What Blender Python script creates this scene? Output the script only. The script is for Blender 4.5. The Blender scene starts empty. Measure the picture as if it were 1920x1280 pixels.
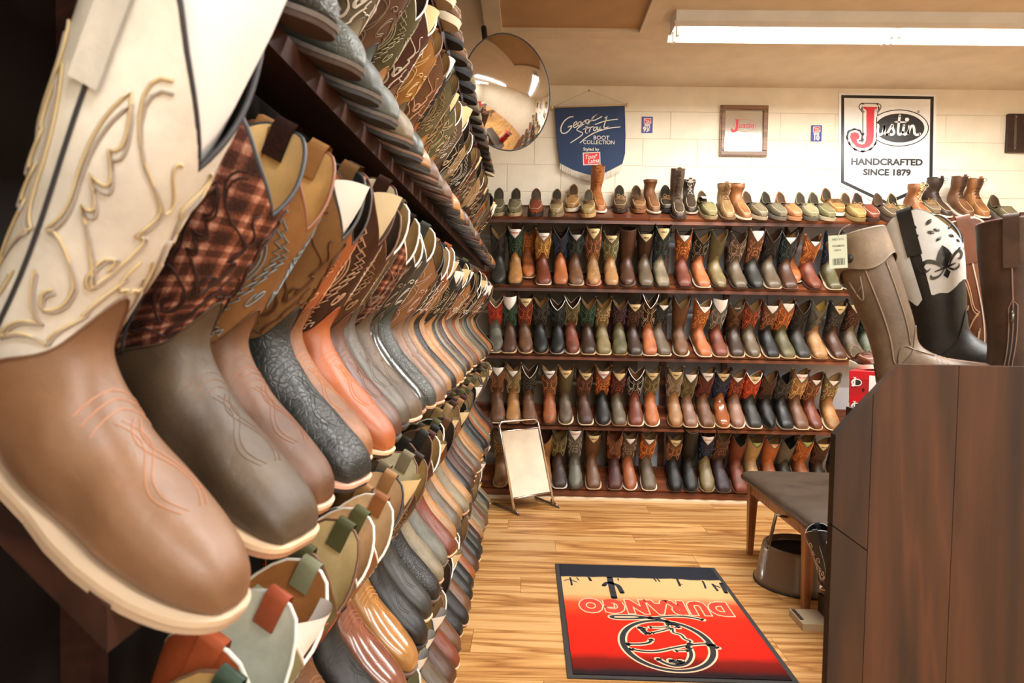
import bpy, math, random
from mathutils import Vector, Matrix, Euler
PI = math.pi
sc = bpy.context.scene
C = sc.collection

# ------------------------------------------------------------------ camera
F_PX = 1280.0
def unit(v):
    l = math.sqrt(sum(c * c for c in v)); return [c / l for c in v]
def cross(a, b):
    return [a[1]*b[2]-a[2]*b[1], a[2]*b[0]-a[0]*b[2], a[0]*b[1]-a[1]*b[0]]
yc = unit([30, 48, F_PX])                     # room depth axis in (right, up, forward)
xc = unit([1.0, -0.019, -(30 - 0.019 * 48) / F_PX])
zc = [xc[1]*yc[2]-xc[2]*yc[1], xc[2]*yc[0]-xc[0]*yc[2], xc[0]*yc[1]-xc[1]*yc[0]]
zc = unit([-c for c in zc])
if zc[1] < 0: zc = [-c for c in zc]
CAM = Vector((0, 0, 1.3))
R_ = Vector((xc[0], yc[0], zc[0])); U_ = Vector((xc[1], yc[1], zc[1])); F_ = Vector((xc[2], yc[2], zc[2]))
cam_data = bpy.data.cameras.new('camera'); cam = bpy.data.objects.new('camera', cam_data); C.objects.link(cam)
m = Matrix.Identity(4)
for i in range(3):
    m[i][0] = R_[i]; m[i][1] = U_[i]; m[i][2] = -F_[i]; m[i][3] = CAM[i]
cam.matrix_world = m
cam_data.sensor_width = 36; cam_data.lens = 24; cam_data.clip_start = 0.02
cam_data.dof.use_dof = True; cam_data.dof.focus_distance = 4.2; cam_data.dof.aperture_fstop = 9
sc.camera = cam
def ray(x, y):
    return R_ * (x - 960) + U_ * (640 - y) + F_ * F_PX
def at(x, y, Y):                              # point of the plane Y = const seen at that pixel
    d = ray(x, y); return CAM + d * (Y / d.y)
def on_floor(x, y, z=0.0):
    d = ray(x, y); return CAM + d * ((z - CAM.z) / d.z)

# ------------------------------------------------------------------ world, lights, exposure
w = bpy.data.worlds.new('world'); sc.world = w; w.use_nodes = True
w.node_tree.nodes['Background'].inputs[0].default_value = (1, 0.98, 0.95, 1)
w.node_tree.nodes['Background'].inputs[1].default_value = 0.3
sc.view_settings.view_transform = 'Standard'; sc.view_settings.look = 'None'
sc.view_settings.gamma = 1; sc.view_settings.use_curve_mapping = False
sc.view_settings.exposure = 0.22
CEIL = 3.03; WALL_Y = 5.2; LEFT_X = -0.66; RIGHT_X = 4.6; REAR_Y = -3.6
FIXTURES = [(0.80, 4.0, 2), (0.5, 1.7, 2), (0.5, -0.6, 2), (0.5, -2.6, 2)]   # x start, y, tubes of 1.22 m
POW = [38, 42, 36, 42]
def area(name, loc, sx, sy, power, rot=(0, 0, 0), col=(1, 0.995, 0.985)):
    l = bpy.data.lights.new(name, 'AREA'); l.shape = 'RECTANGLE'; l.size = sx; l.size_y = sy; l.energy = power; l.color = col
    o = bpy.data.objects.new(name, l); o.location = loc; o.rotation_euler = rot; C.objects.link(o); return o
for (fx, fy, n), pw_ in zip(FIXTURES, POW):
    area('tube_light', (fx + 1.24 * n / 2, fy, CEIL - 0.135), 1.24 * n, 0.14, pw_ * n)  # only the first row is in view; the others are added room light

# ------------------------------------------------------------------ materials
def lin(h):
    h = h.lstrip('#'); r = [int(h[i:i+2], 16) / 255 for i in (0, 2, 4)]
    return tuple((c / 12.92 if c <= .04045 else ((c + .055) / 1.055) ** 2.4) for c in r) + (1,)
def dim(c, k): return (min(1, c[0]*k), min(1, c[1]*k), min(1, c[2]*k), 1)
_m = {}
def newmat(name):
    mt = bpy.data.materials.new(name); mt.use_nodes = True
    nt = mt.node_tree; b = nt.nodes['Principled BSDF']
    return mt, nt, b
def N(nt, t, **kw):
    n = nt.nodes.new(t)
    for k, v in kw.items():
        if k.startswith('i_'):
            n.inputs[int(k[2:])].default_value = v
        elif k.startswith('s_'):
            n.inputs[k[2:].replace('_', ' ')].default_value = v
        else: setattr(n, k, v)
    return n
def ramp(nt, stops, fac=None, interp='LINEAR'):
    r = nt.nodes.new('ShaderNodeValToRGB'); r.color_ramp.interpolation = interp
    e = r.color_ramp.elements
    while len(e) < len(stops): e.new(0.5)
    for i, (p, c) in enumerate(stops): e[i].position = p; e[i].color = c
    if fac is not None: nt.links.new(fac, r.inputs[0])
    return r
def plain(hexc, rough=0.5, metal=0.0, spec=0.5, bump=0, bscale=200, coat=0):
    k = ('plain', hexc, rough, metal, bump, bscale, coat)
    if k in _m: return _m[k]
    mt, nt, b = newmat('paint_' + hexc)
    L = nt.links.new
    tc = N(nt, 'ShaderNodeTexCoord')
    no = N(nt, 'ShaderNodeTexNoise', s_Scale=6.0, s_Detail=4.0); L(tc.outputs['Object'], no.inputs['Vector'])
    r = ramp(nt, [(0.3, dim(lin(hexc), 0.93)), (0.7, dim(lin(hexc), 1.05))], no.outputs[0]); L(r.outputs[0], b.inputs['Base Color'])
    b.inputs['Roughness'].default_value = rough; b.inputs['Metallic'].default_value = metal
    b.inputs['Coat Weight'].default_value = coat
    if bump:
        n2 = N(nt, 'ShaderNodeTexNoise', s_Scale=float(bscale), s_Detail=3.0); L(tc.outputs['Object'], n2.inputs['Vector'])
        bp = N(nt, 'ShaderNodeBump', s_Strength=bump, s_Distance=0.002); L(n2.outputs[0], bp.inputs['Height']); L(bp.outputs[0], b.inputs['Normal'])
    _m[k] = mt; return mt
def emis(hexc, s):
    k = ('em', hexc, s)
    if k in _m: return _m[k]
    mt, nt, b = newmat('glow'); b.inputs['Emission Color'].default_value = lin(hexc); b.inputs['Emission Strength'].default_value = s
    b.inputs['Base Color'].default_value = lin(hexc)
    _m[k] = mt; return mt
def leather(hexc, kind='smooth', rough=0.42):
    """kind: smooth, oiled (mottled), suede, ostrich, croc, shiny, python"""
    k = ('lea', hexc, kind, rough)
    if k in _m: return _m[k]
    mt, nt, b = newmat('leather_' + kind); L = nt.links.new
    c = lin(hexc); g_ = c[0]*.3+c[1]*.59+c[2]*.11; kd = .74 if g_ < .45 else .95; c = tuple((q*.88 + g_*.12) * kd * h_ for q, h_ in zip(c[:3], (1.0, 1.05, .86) if g_ < .45 else (1, 1, .97))) + (1,)
    tc = N(nt, 'ShaderNodeTexCoord'); oi = N(nt, 'ShaderNodeObjectInfo')
    add = N(nt, 'ShaderNodeVectorMath', operation='ADD'); L(tc.outputs['Object'], add.inputs[0])
    cmb = N(nt, 'ShaderNodeVectorMath', operation='SCALE'); cmb.inputs[0].default_value = (7.3, 3.1, 5.7); L(oi.outputs['Random'], cmb.inputs['Scale']); L(cmb.outputs[0], add.inputs[1])
    v = add.outputs[0]
    n1 = N(nt, 'ShaderNodeTexNoise', s_Scale=16.0, s_Detail=5.0, s_Roughness=0.6); L(v, n1.inputs['Vector'])
    amt = {'smooth': .16, 'oiled': .34, 'suede': .22, 'ostrich': .2, 'croc': .2, 'shiny': .14, 'python': .5}[kind]
    r = ramp(nt, [(0.28, dim(c, 1 - amt)), (0.5, c), (0.74, dim(c, 1 + amt * 1.3))], n1.outputs[0])
    n0 = N(nt, 'ShaderNodeTexNoise', s_Scale=7.0, s_Detail=2.0); L(v, n0.inputs['Vector'])
    r0 = ramp(nt, [(.32, (.62, .58, .56, 1)), (.55, (1, 1, 1, 1))], n0.outputs[0]); mb_ = N(nt, 'ShaderNodeMix'); mb_.data_type = 'RGBA'; mb_.blend_type = 'MULTIPLY'; mb_.inputs[0].default_value = {'oiled': .9, 'suede': .4}.get(kind, .55)
    L(r.outputs[0], mb_.inputs[6]); L(r0.outputs[0], mb_.inputs[7]); L(mb_.outputs[2], b.inputs['Base Color'])
    b.inputs['Roughness'].default_value = {'suede': .85, 'shiny': .2, 'oiled': .5}.get(kind, rough)
    if kind == 'shiny': b.inputs['Coat Weight'].default_value = .5; b.inputs['Coat Roughness'].default_value = .12
    b.inputs['Specular IOR Level'].default_value = .2 if kind == 'suede' else .5
    if kind in ('ostrich', 'croc', 'python'):
        vo = N(nt, 'ShaderNodeTexVoronoi', s_Scale={'ostrich': 120., 'croc': 120., 'python': 150.}[kind]); 
        vo.feature = 'F1' if kind == 'ostrich' else 'DISTANCE_TO_EDGE'; L(v, vo.inputs['Vector'])
        mr = N(nt, 'ShaderNodeMapRange'); mr.inputs[1].default_value = 0; mr.inputs[2].default_value = .35 if kind == 'ostrich' else .12
        if kind == 'ostrich': mr.inputs[3].default_value = 1; mr.inputs[4].default_value = 0
        L(vo.outputs['Distance'], mr.inputs[0])
        bp = N(nt, 'ShaderNodeBump', s_Strength=.35, s_Distance=0.0015); L(mr.outputs[0], bp.inputs['Height']); L(bp.outputs[0], b.inputs['Normal'])
    else:
        n2 = N(nt, 'ShaderNodeTexNoise', s_Scale=45.0, s_Detail=8.0, s_Roughness=.62, s_Distortion=.4); L(v, n2.inputs['Vector'])
        bp = N(nt, 'ShaderNodeBump', s_Strength={'suede': .2, 'shiny': .07, 'oiled': .42}.get(kind, .3), s_Distance=0.003); L(n2.outputs[0], bp.inputs['Height']); L(bp.outputs[0], b.inputs['Normal'])
    _m[k] = mt; return mt
def plaid():
    if 'plaid' in _m: return _m['plaid']
    mt, nt, b = newmat('plaid_sequin'); L = nt.links.new
    uv = N(nt, 'ShaderNodeTexCoord'); sp = N(nt, 'ShaderNodeSeparateXYZ'); L(uv.outputs['UV'], sp.inputs[0])
    outs = []
    for ax, sc_ in ((0, 9.), (1, 15.)):
        ml = N(nt, 'ShaderNodeMath', operation='MULTIPLY'); ml.inputs[1].default_value = sc_; L(sp.outputs[ax], ml.inputs[0])
        fr = N(nt, 'ShaderNodeMath', operation='PINGPONG'); fr.inputs[1].default_value = .5; L(ml.outputs[0], fr.inputs[0])
        rr = ramp(nt, [(0.0, (0, 0, 0, 1)), (.18, (0.15, 0.15, 0.15, 1)), (.2, (.6, .6, .6, 1)), (.36, (1, 1, 1, 1)), (.42, (.35, .35, .35, 1))], fr.outputs[0]); outs.append(rr.outputs[0])
    av = N(nt, 'ShaderNodeMix'); av.data_type = 'RGBA'; av.inputs[0].default_value = .5
    L(outs[0], av.inputs[6]); L(outs[1], av.inputs[7])
    no = N(nt, 'ShaderNodeTexNoise', s_Scale=420., s_Detail=2.); L(uv.outputs['Object'], no.inputs['Vector'])
    mx = N(nt, 'ShaderNodeMix'); mx.data_type = 'RGBA'; mx.inputs[0].default_value = .3; L(av.outputs[2], mx.inputs[6]); L(no.outputs[0], mx.inputs[7])
    r = ramp(nt, [(0.15, lin('2a1714')), (.4, lin('5c3328')), (.62, lin('9a6250')), (.85, lin('d9aa92'))], mx.outputs[2])
    L(r.outputs[0], b.inputs['Base Color']); b.inputs['Roughness'].default_value = .4; b.inputs['Metallic'].default_value = .25
    bp = N(nt, 'ShaderNodeBump', s_Strength=.5, s_Distance=0.002); L(no.outputs[0], bp.inputs['Height']); L(bp.outputs[0], b.inputs['Normal'])
    _m['plaid'] = mt; return mt
def wood(name, cols, axis='X', scale=1.0, rough=.4, coat=0.0, rings=9.0, stretch=14.0, rnd=True, bump=.1):
    k = ('wood', name)
    if k in _m: return _m[k]
    mt, nt, b = newmat(name); L = nt.links.new
    tc = N(nt, 'ShaderNodeTexCoord'); oi = N(nt, 'ShaderNodeObjectInfo')
    mp = N(nt, 'ShaderNodeMapping'); s = [stretch * scale] * 3; s['XYZ'.index(axis)] = scale * 1.0
    mp.inputs['Scale'].default_value = s
    L(tc.outputs['Object'], mp.inputs[0])
    vec = mp.outputs[0]
    if rnd:
        sv = N(nt, 'ShaderNodeVectorMath', operation='SCALE'); sv.inputs[0].default_value = (37.1, 23.3, 51.7); L(oi.outputs['Random'], sv.inputs['Scale'])
        ad = N(nt, 'ShaderNodeVectorMath', operation='ADD'); L(vec, ad.inputs[0]); L(sv.outputs[0], ad.inputs[1]); vec = ad.outputs[0]
    n1 = N(nt, 'ShaderNodeTexNoise', s_Scale=.8, s_Detail=3.0, s_Distortion=.6); L(vec, n1.inputs['Vector'])
    ml = N(nt, 'ShaderNodeMath', operation='MULTIPLY'); ml.inputs[1].default_value = rings; L(n1.outputs[0], ml.inputs[0])
    pp = N(nt, 'ShaderNodeMath', operation='PINGPONG'); pp.inputs[1].default_value = 1.0; L(ml.outputs[0], pp.inputs[0])
    n2 = N(nt, 'ShaderNodeTexNoise', s_Scale=4.0, s_Detail=6.0, s_Roughness=.7); L(vec, n2.inputs['Vector'])
    mx = N(nt, 'ShaderNodeMix'); mx.data_type = 'FLOAT'; mx.inputs[0].default_value = .5; L(pp.outputs[0], mx.inputs[2]); L(n2.outputs[0], mx.inputs[3])
    n = len(cols); r = ramp(nt, [(.15 + .7 * i / (n - 1), lin(c)) for i, c in enumerate(cols)], mx.outputs[0])
    hs = N(nt, 'ShaderNodeHueSaturation'); mr = N(nt, 'ShaderNodeMapRange'); mr.inputs[3].default_value = .9; mr.inputs[4].default_value = 1.1
    L(oi.outputs['Random'], mr.inputs[0]); L(mr.outputs[0], hs.inputs['Value']); L(r.outputs[0], hs.inputs['Color'])
    L(hs.outputs[0], b.inputs['Base Color'])
    b.inputs['Roughness'].default_value = rough; b.inputs['Coat Weight'].default_value = coat; b.inputs['Coat Roughness'].default_value = .25
    bp = N(nt, 'ShaderNodeBump', s_Strength=bump, s_Distance=0.001); L(n2.outputs[0], bp.inputs['Height']); L(bp.outputs[0], b.inputs['Normal'])
    _m[k] = mt; return mt

# ------------------------------------------------------------------ mesh helpers
class MB:
    def __init__(s): s.v = []; s.f = []; s.mi = []; s.uv = {}
    def add(s, vs, fs, mi=0):
        b = len(s.v); s.v += [tuple(p) for p in vs]; s.f += [[b + i for i in f] for f in fs]; s.mi += [mi] * len(fs); return s
    def box(s, x0, x1, y0, y1, z0, z1, mi=0, M=None):
        vs = [Vector((x, y, z)) for x in (x0, x1) for y in (y0, y1) for z in (z0, z1)]
        if M is not None: vs = [M @ p for p in vs]
        return s.add(vs, [(0,1,3,2),(4,6,7,5),(0,4,5,1),(2,3,7,6),(0,2,6,4),(1,5,7,3)], mi)
    def tube(s, pts, r, n=6, closed=False, mi=0, caps=True):
        pts = [Vector(p) for p in pts]; m_ = len(pts); vs = []; prev = None
        for i, p in enumerate(pts):
            a = pts[(i - 1) % m_] if (closed or i > 0) else p; b_ = pts[(i + 1) % m_] if (closed or i < m_ - 1) else p
            t = (b_ - a)
            t = t.normalized() if t.length > 1e-9 else Vector((0, 0, 1))
            if prev is None:
                up = Vector((0, 0, 1)) if abs(t.z) < .9 else Vector((1, 0, 0)); u = t.cross(up).normalized()
            else:
                u = prev - t * prev.dot(t); u = u.normalized() if u.length > 1e-6 else t.orthogonal().normalized()
            prev = u; v = t.cross(u); rr = r[i] if isinstance(r, (list, tuple)) else r
            vs += [p + (u * math.cos(2*PI*k/n) + v * math.sin(2*PI*k/n)) * rr for k in range(n)]
        fs = []; last = m_ if closed else m_ - 1
        for i in range(last):
            j = (i + 1) % m_
            for k in range(n): fs.append((i*n+k, i*n+(k+1) % n, j*n+(k+1) % n, j*n+k))
        if not closed and caps: fs += [tuple(range(n))[::-1], tuple((m_-1)*n+k for k in range(n))]
        return s.add(vs, fs, mi)
    def prism(s, poly, h0, h1, M=None, mi=0):           # poly in xy, extruded z h0..h1
        n = len(poly); vs = [Vector((x, y, h0)) for x, y in poly] + [Vector((x, y, h1)) for x, y in poly]
        if M is not None: vs = [M @ p for p in vs]
        return s.add(vs, [tuple(range(n))[::-1], tuple(range(n, 2*n))] + [(i, (i+1) % n, n+(i+1) % n, n+i) for i in range(n)], mi)
    def lathe(s, prof, n=32, M=None, mi=0):
        vs = []
        for r, z in prof: vs += [Vector((r*math.cos(2*PI*k/n), r*math.sin(2*PI*k/n), z)) for k in range(n)]
        if M is not None: vs = [M @ p for p in vs]
        return s.add(vs, [(i*n+k, i*n+(k+1) % n, (i+1)*n+(k+1) % n, (i+1)*n+k) for i in range(len(prof)-1) for k in range(n)], mi)
    def grid(s, rows, closed=False, mi=0, uvs=None):
        nr = len(rows); nc = len(rows[0]); base = len(s.v); vs = [p for r in rows for p in r]; fs = []
        for i in range(nr-1):
            for k in range(nc if closed else nc-1):
                fs.append((i*nc+k, i*nc+(k+1) % nc, (i+1)*nc+(k+1) % nc, (i+1)*nc+k))
        s.add(vs, fs, mi)
        if uvs:
            for i, u in enumerate(q for r in uvs for q in r): s.uv[base+i] = u
        return s
    def mesh(s, name='shape', smooth=True, nm=1, angle=None):
        me = bpy.data.meshes.new(name); me.from_pydata(s.v, [], s.f); me.update()
        for i in range(nm): me.materials.append(None)
        me.polygons.foreach_set('material_index', s.mi)
        me.polygons.foreach_set('use_smooth', [smooth] * len(s.f))
        if s.uv:
            ul = me.uv_layers.new(name='UVMap')
            for lp in me.loops: ul.data[lp.index].uv = s.uv.get(lp.vertex_index, (0, 0))
        if angle is not None: me.set_sharp_from_angle(angle=math.radians(angle))
        return me
def link(name, me, mats, parent=None, loc=None, rot=None, label=None):
    o = bpy.data.objects.new(name, me); C.objects.link(o)
    if not isinstance(mats, (list, tuple)): mats = [mats]
    for i, mt in enumerate(mats):
        if me and i < len(o.material_slots): o.material_slots[i].link = 'OBJECT'; o.material_slots[i].material = mt
    if parent is not None: o.parent = parent
    if loc is not None: o.location = loc
    if rot is not None: o.rotation_euler = rot
    if label: o['label'] = label
    return o
def thing(name, label, cat, loc=(0, 0, 0), rot=(0, 0, 0), group=None, scale=None):
    o = bpy.data.objects.new(name, None); o.empty_display_size = .05; C.objects.link(o); o.location = loc; o.rotation_euler = rot
    if scale: o.scale = (scale,) * 3
    o['label'] = label; o['category'] = cat
    if group: o['group'] = group
    return o
def tag(o, label, cat, group=None, kind=None):
    o['label'] = label; o['category'] = cat
    if group: o['group'] = group
    if kind: o['kind'] = kind
    return o
def struct(o, label=None):
    o['kind'] = 'structure'
    if label: o['label'] = label
    return o
def crom(arr, t):
    n = len(arr); i = max(0, min(n - 2, int(t))); u = t - i
    p0 = arr[max(0, i-1)]; p1 = arr[i]; p2 = arr[i+1]; p3 = arr[min(n-1, i+2)]
    return [0.5 * ((2*b) + (-a+c)*u + (2*a-5*b+4*c-d)*u*u + (-a+3*b-3*c+d)*u**3) for a, b, c, d in zip(p0, p1, p2, p3)]
def bez(chain, n=8):                             # P0,C1,P1,C2,P2...  quadratic pieces that meet in cusps
    out = [chain[0]]
    for i in range(0, len(chain) - 2, 2):
        a, c, b = chain[i:i+3]
        for k in range(1, n+1):
            u = k / n; out.append(tuple((1-u)**2*p + 2*u*(1-u)*q + u*u*r for p, q, r in zip(a, c, b)))
    return out
def smooth_path(pts, n=5):
    if len(pts) < 3: return pts
    return [tuple(crom(pts, i / n)) for i in range((len(pts)-1) * n + 1)]
# ------------------------------------------------------------------ boots: one parametric last, lofted
# side profile rings: bottom/back point, top/front point (x forward, z up), half width
BASE = [(.2905,.020, .2905,.030, 0), (.283,.016, .281,.046, 0), (.266,.013, .260,.058, 0), (.238,.011, .228,.067, 0), (.20,.010, .190,.079, 0),
        (.16,.012, .156,.093, 0), (.115,.020, .130,.109, .042), (.07,.030, .114,.124, .038), (.032,.036, .106,.136, .036), (.008,.048, .103,.148, .037),
        (.000,.078, .104,.162, .040), (.006,.112, .107,.182, .043), (.009,.150, .112,.208, .046), (.008,.190, .116,.240, .049),
        (.002,.235, .121,.272, .052), (-.004,.282, .125,.305, .054), (-.009,.332, .128,.342, .055), (-.012,.380, .131,.385, .056)]
NT = 17
def outline(x, toe):
    """half width of the sole at x"""
    if x < .05: base = .034 * (1 - ((.05 - x) / .055) ** 2.2) ** .5 if x > -.004 else .006
    elif x < .12: base = .034 + .0 * x
    else: base = .034 + (.0495 - .034) * math.sin(min(1, (x - .12) / .09) * PI / 2)
    x0, n, tw = {'square': (.235, 3.6, .9), 'round': (.205, 2.2, 1.0), 'pointed': (.19, 1.55, 1.0)}[toe]
    if x > x0:
        u = min(1, (x - x0) / (.2965 - x0)); base = .0495 * (1 - (1 - tw) * u) * max(.0, (1 - u ** n)) ** (1 / n)
    return max(.004, base)
class Last:
    def __init__(s, toe='square', hs=1.0, slim=1.0, shaft=1.0, wfac=1.0):
        s.toe = toe; s.rings = []
        for i, (x0, z0, x1, z1, w_) in enumerate(BASE):
            if i >= 12: k = (i - 11) / 6.0
            else: k = 0
            if z0 > .13: z0 = .13 + (z0 - .13) * hs
            if z1 > .18: z1 = .18 + (z1 - .18) * hs
            x1 = x1 - (x1 - .105) * (1 - shaft) * k - k * .02 * (1 - slim) * 6; x0 = x0
            wv = w_ if w_ else max(.006, outline(x0, toe) - .0045)
            if i >= 10: wv *= (1 - (1 - slim) * (i - 9) / 8)
            s.rings.append((x0, z0, x1, z1, wv * wfac))
    def P(s, t, ph, off=0.0):
        x0, z0, x1, z1, wv = crom(s.rings, max(0, min(NT - .0001, t)))
        if t < 1.0: wv = min(wv, max(.006, outline(min(x0, .2955), s.toe) - .004))
        k = 1 if t < 5 else max(0, 1 - (t - 5) / 5.5)
        cx, cz, ax, az = (x0+x1)/2, (z0+z1)/2, (x1-x0)/2, (z1-z0)/2
        la = math.hypot(ax, az); g = max(.05, 1 + off / la); ax *= g; az *= g; wv = wv + off
        c_, s_ = math.cos(ph), math.sin(ph)
        e = (1 - .5 * k) if c_ < 0 else (1 - .12 * k)
        cc = math.copysign(abs(c_) ** e, c_); ss = math.copysign(abs(s_) ** e, s_)
        # light side-to-side sway so that the foot is not a mirror image of itself
        sway = .006 * k * math.sin(min(1, max(0, (x0 - .1) / .2)) * PI)
        return Vector((cx + ax * cc, wv * ss + sway, cz + az * cc))
def Vdip(a, wd, p=1.25): return max(0.0, 1 - abs(a) / wd) ** p
def wrap(a):
    while a > PI: a -= 2 * PI
    while a < -PI: a += 2 * PI
    return a
def top_t(ph, dip, flat=False):
    a = wrap(ph); b_ = wrap(ph - PI)
    return NT - .02 - dip * Vdip(a, 1.3, 1.15) - dip * .8 * Vdip(b_, 1.3, 1.15)
def vamp_t(ph, style='tongue'):
    a = wrap(ph); b_ = wrap(ph - PI)
    if style == 'tongue': return 8.8 + 1.9 * math.exp(-(a / .5) ** 2) + 2.2 * math.exp(-(b_ / .7) ** 2) + .25 * math.cos(4 * ph)
    return 9.6 + .9 * math.exp(-(a / .8) ** 2) + 1.4 * math.exp(-(b_ / .9) ** 2)

ACC = []
def flame_paths():
    ACC.clear()
    A = [(.50,.97),(.18,.84),(.66,.75),(.98,.66),(.74,.54),(.98,.50),(.60,.34),(.46,.40),(.58,.47),(.72,.47),(.66,.41)]
    B = [(.60,.34),(.52,.50),(.26,.56),(.46,.57),(.24,.63),(.50,.64),(.30,.71),(.44,.74),(.30,.84),(.14,.72),(.16,.60)]
    D = [(.16,.60),(.20,.50),(.06,.47),(.36,.46),(.46,.36),(.50,.24),(.30,.25),(.20,.31),(.32,.33)]
    E = [(.10,.36),(.16,.26),(.34,.18),(.10,.20),(.04,.10),(.30,.16),(.42,.04),(.46,.16),(.66,.12),(.62,.22),(.86,.22)]
    G = [(.92,.34),(.78,.28),(.88,.12),(.98,.06),(1.0,.02)]
    H = [(.82,.90),(.70,.86),(.84,.80),(.99,.74),(.90,.66)]
    out = [bez(p, 7) for p in (A, B, D, E, G, H)]
    for p in (A, B, D, E): ACC.append([(a + .035, b - .010) for a, b in bez(p, 7)])
    return out
def zig_paths():
    out = []
    sp = lambda s: .46 + .24 * math.sin(s * PI * 2.1 + 3.4)
    for off, n0 in ((0, 30), (.15, 30)):
        p = []
        for i in range(n0 + 1):
            s = i / n0; p.append((max(.04, min(.98, sp(s) + off * .8 + (.085 if i % 2 else -.02))), .05 + .88 * s + (.012 if i % 2 else 0)))
        out.append(p)
    for o in (-.10, -.16):
        out.append([(max(.04, sp(i / 20) + o), .08 + .80 * i / 20) for i in range(21)])
    out.append([(.80 + .14 * (1 - k/22) * math.cos(k * .42 + 2), .30 + .08 * (1 - k/22) * math.sin(k * .42 + 2)) for k in range(19)])
    out.append([(.22 + .12 * (1 - k/22) * math.cos(k * .42), .66 + .08 * (1 - k/22) * math.sin(k * .42)) for k in range(19)])
    return out
def scroll_paths():
    out = []
    for o in (0, .045):
        out.append(bez([(.08,.10+o),(.42,.06+o),(.50,.22+o),(.52,.36+o),(.30,.34+o),(.62,.42+o),(.66,.56+o),(.66,.68+o),(.42,.66+o),(.72,.74+o),(.78,.90+o)], 6))
        out.append(bez([(.98,.14+o),(.72,.18+o),(.74,.32+o),(.78,.40+o),(.97,.42+o)], 6))
    for ca, cb, r0, d in ((.24,.24,.13,1), (.34,.54,.13,1), (.86,.60,.11,-1), (.48,.82,.12,1)):
        out.append([(ca + d * r0 * (1 - k/20) * math.cos(k * .45), cb + .5 * r0 * (1 - k/20) * math.sin(k * .45)) for k in range(16)])
    return out
PATTERNS = {'flame': flame_paths, 'zig': zig_paths, 'scroll': scroll_paths}

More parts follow.
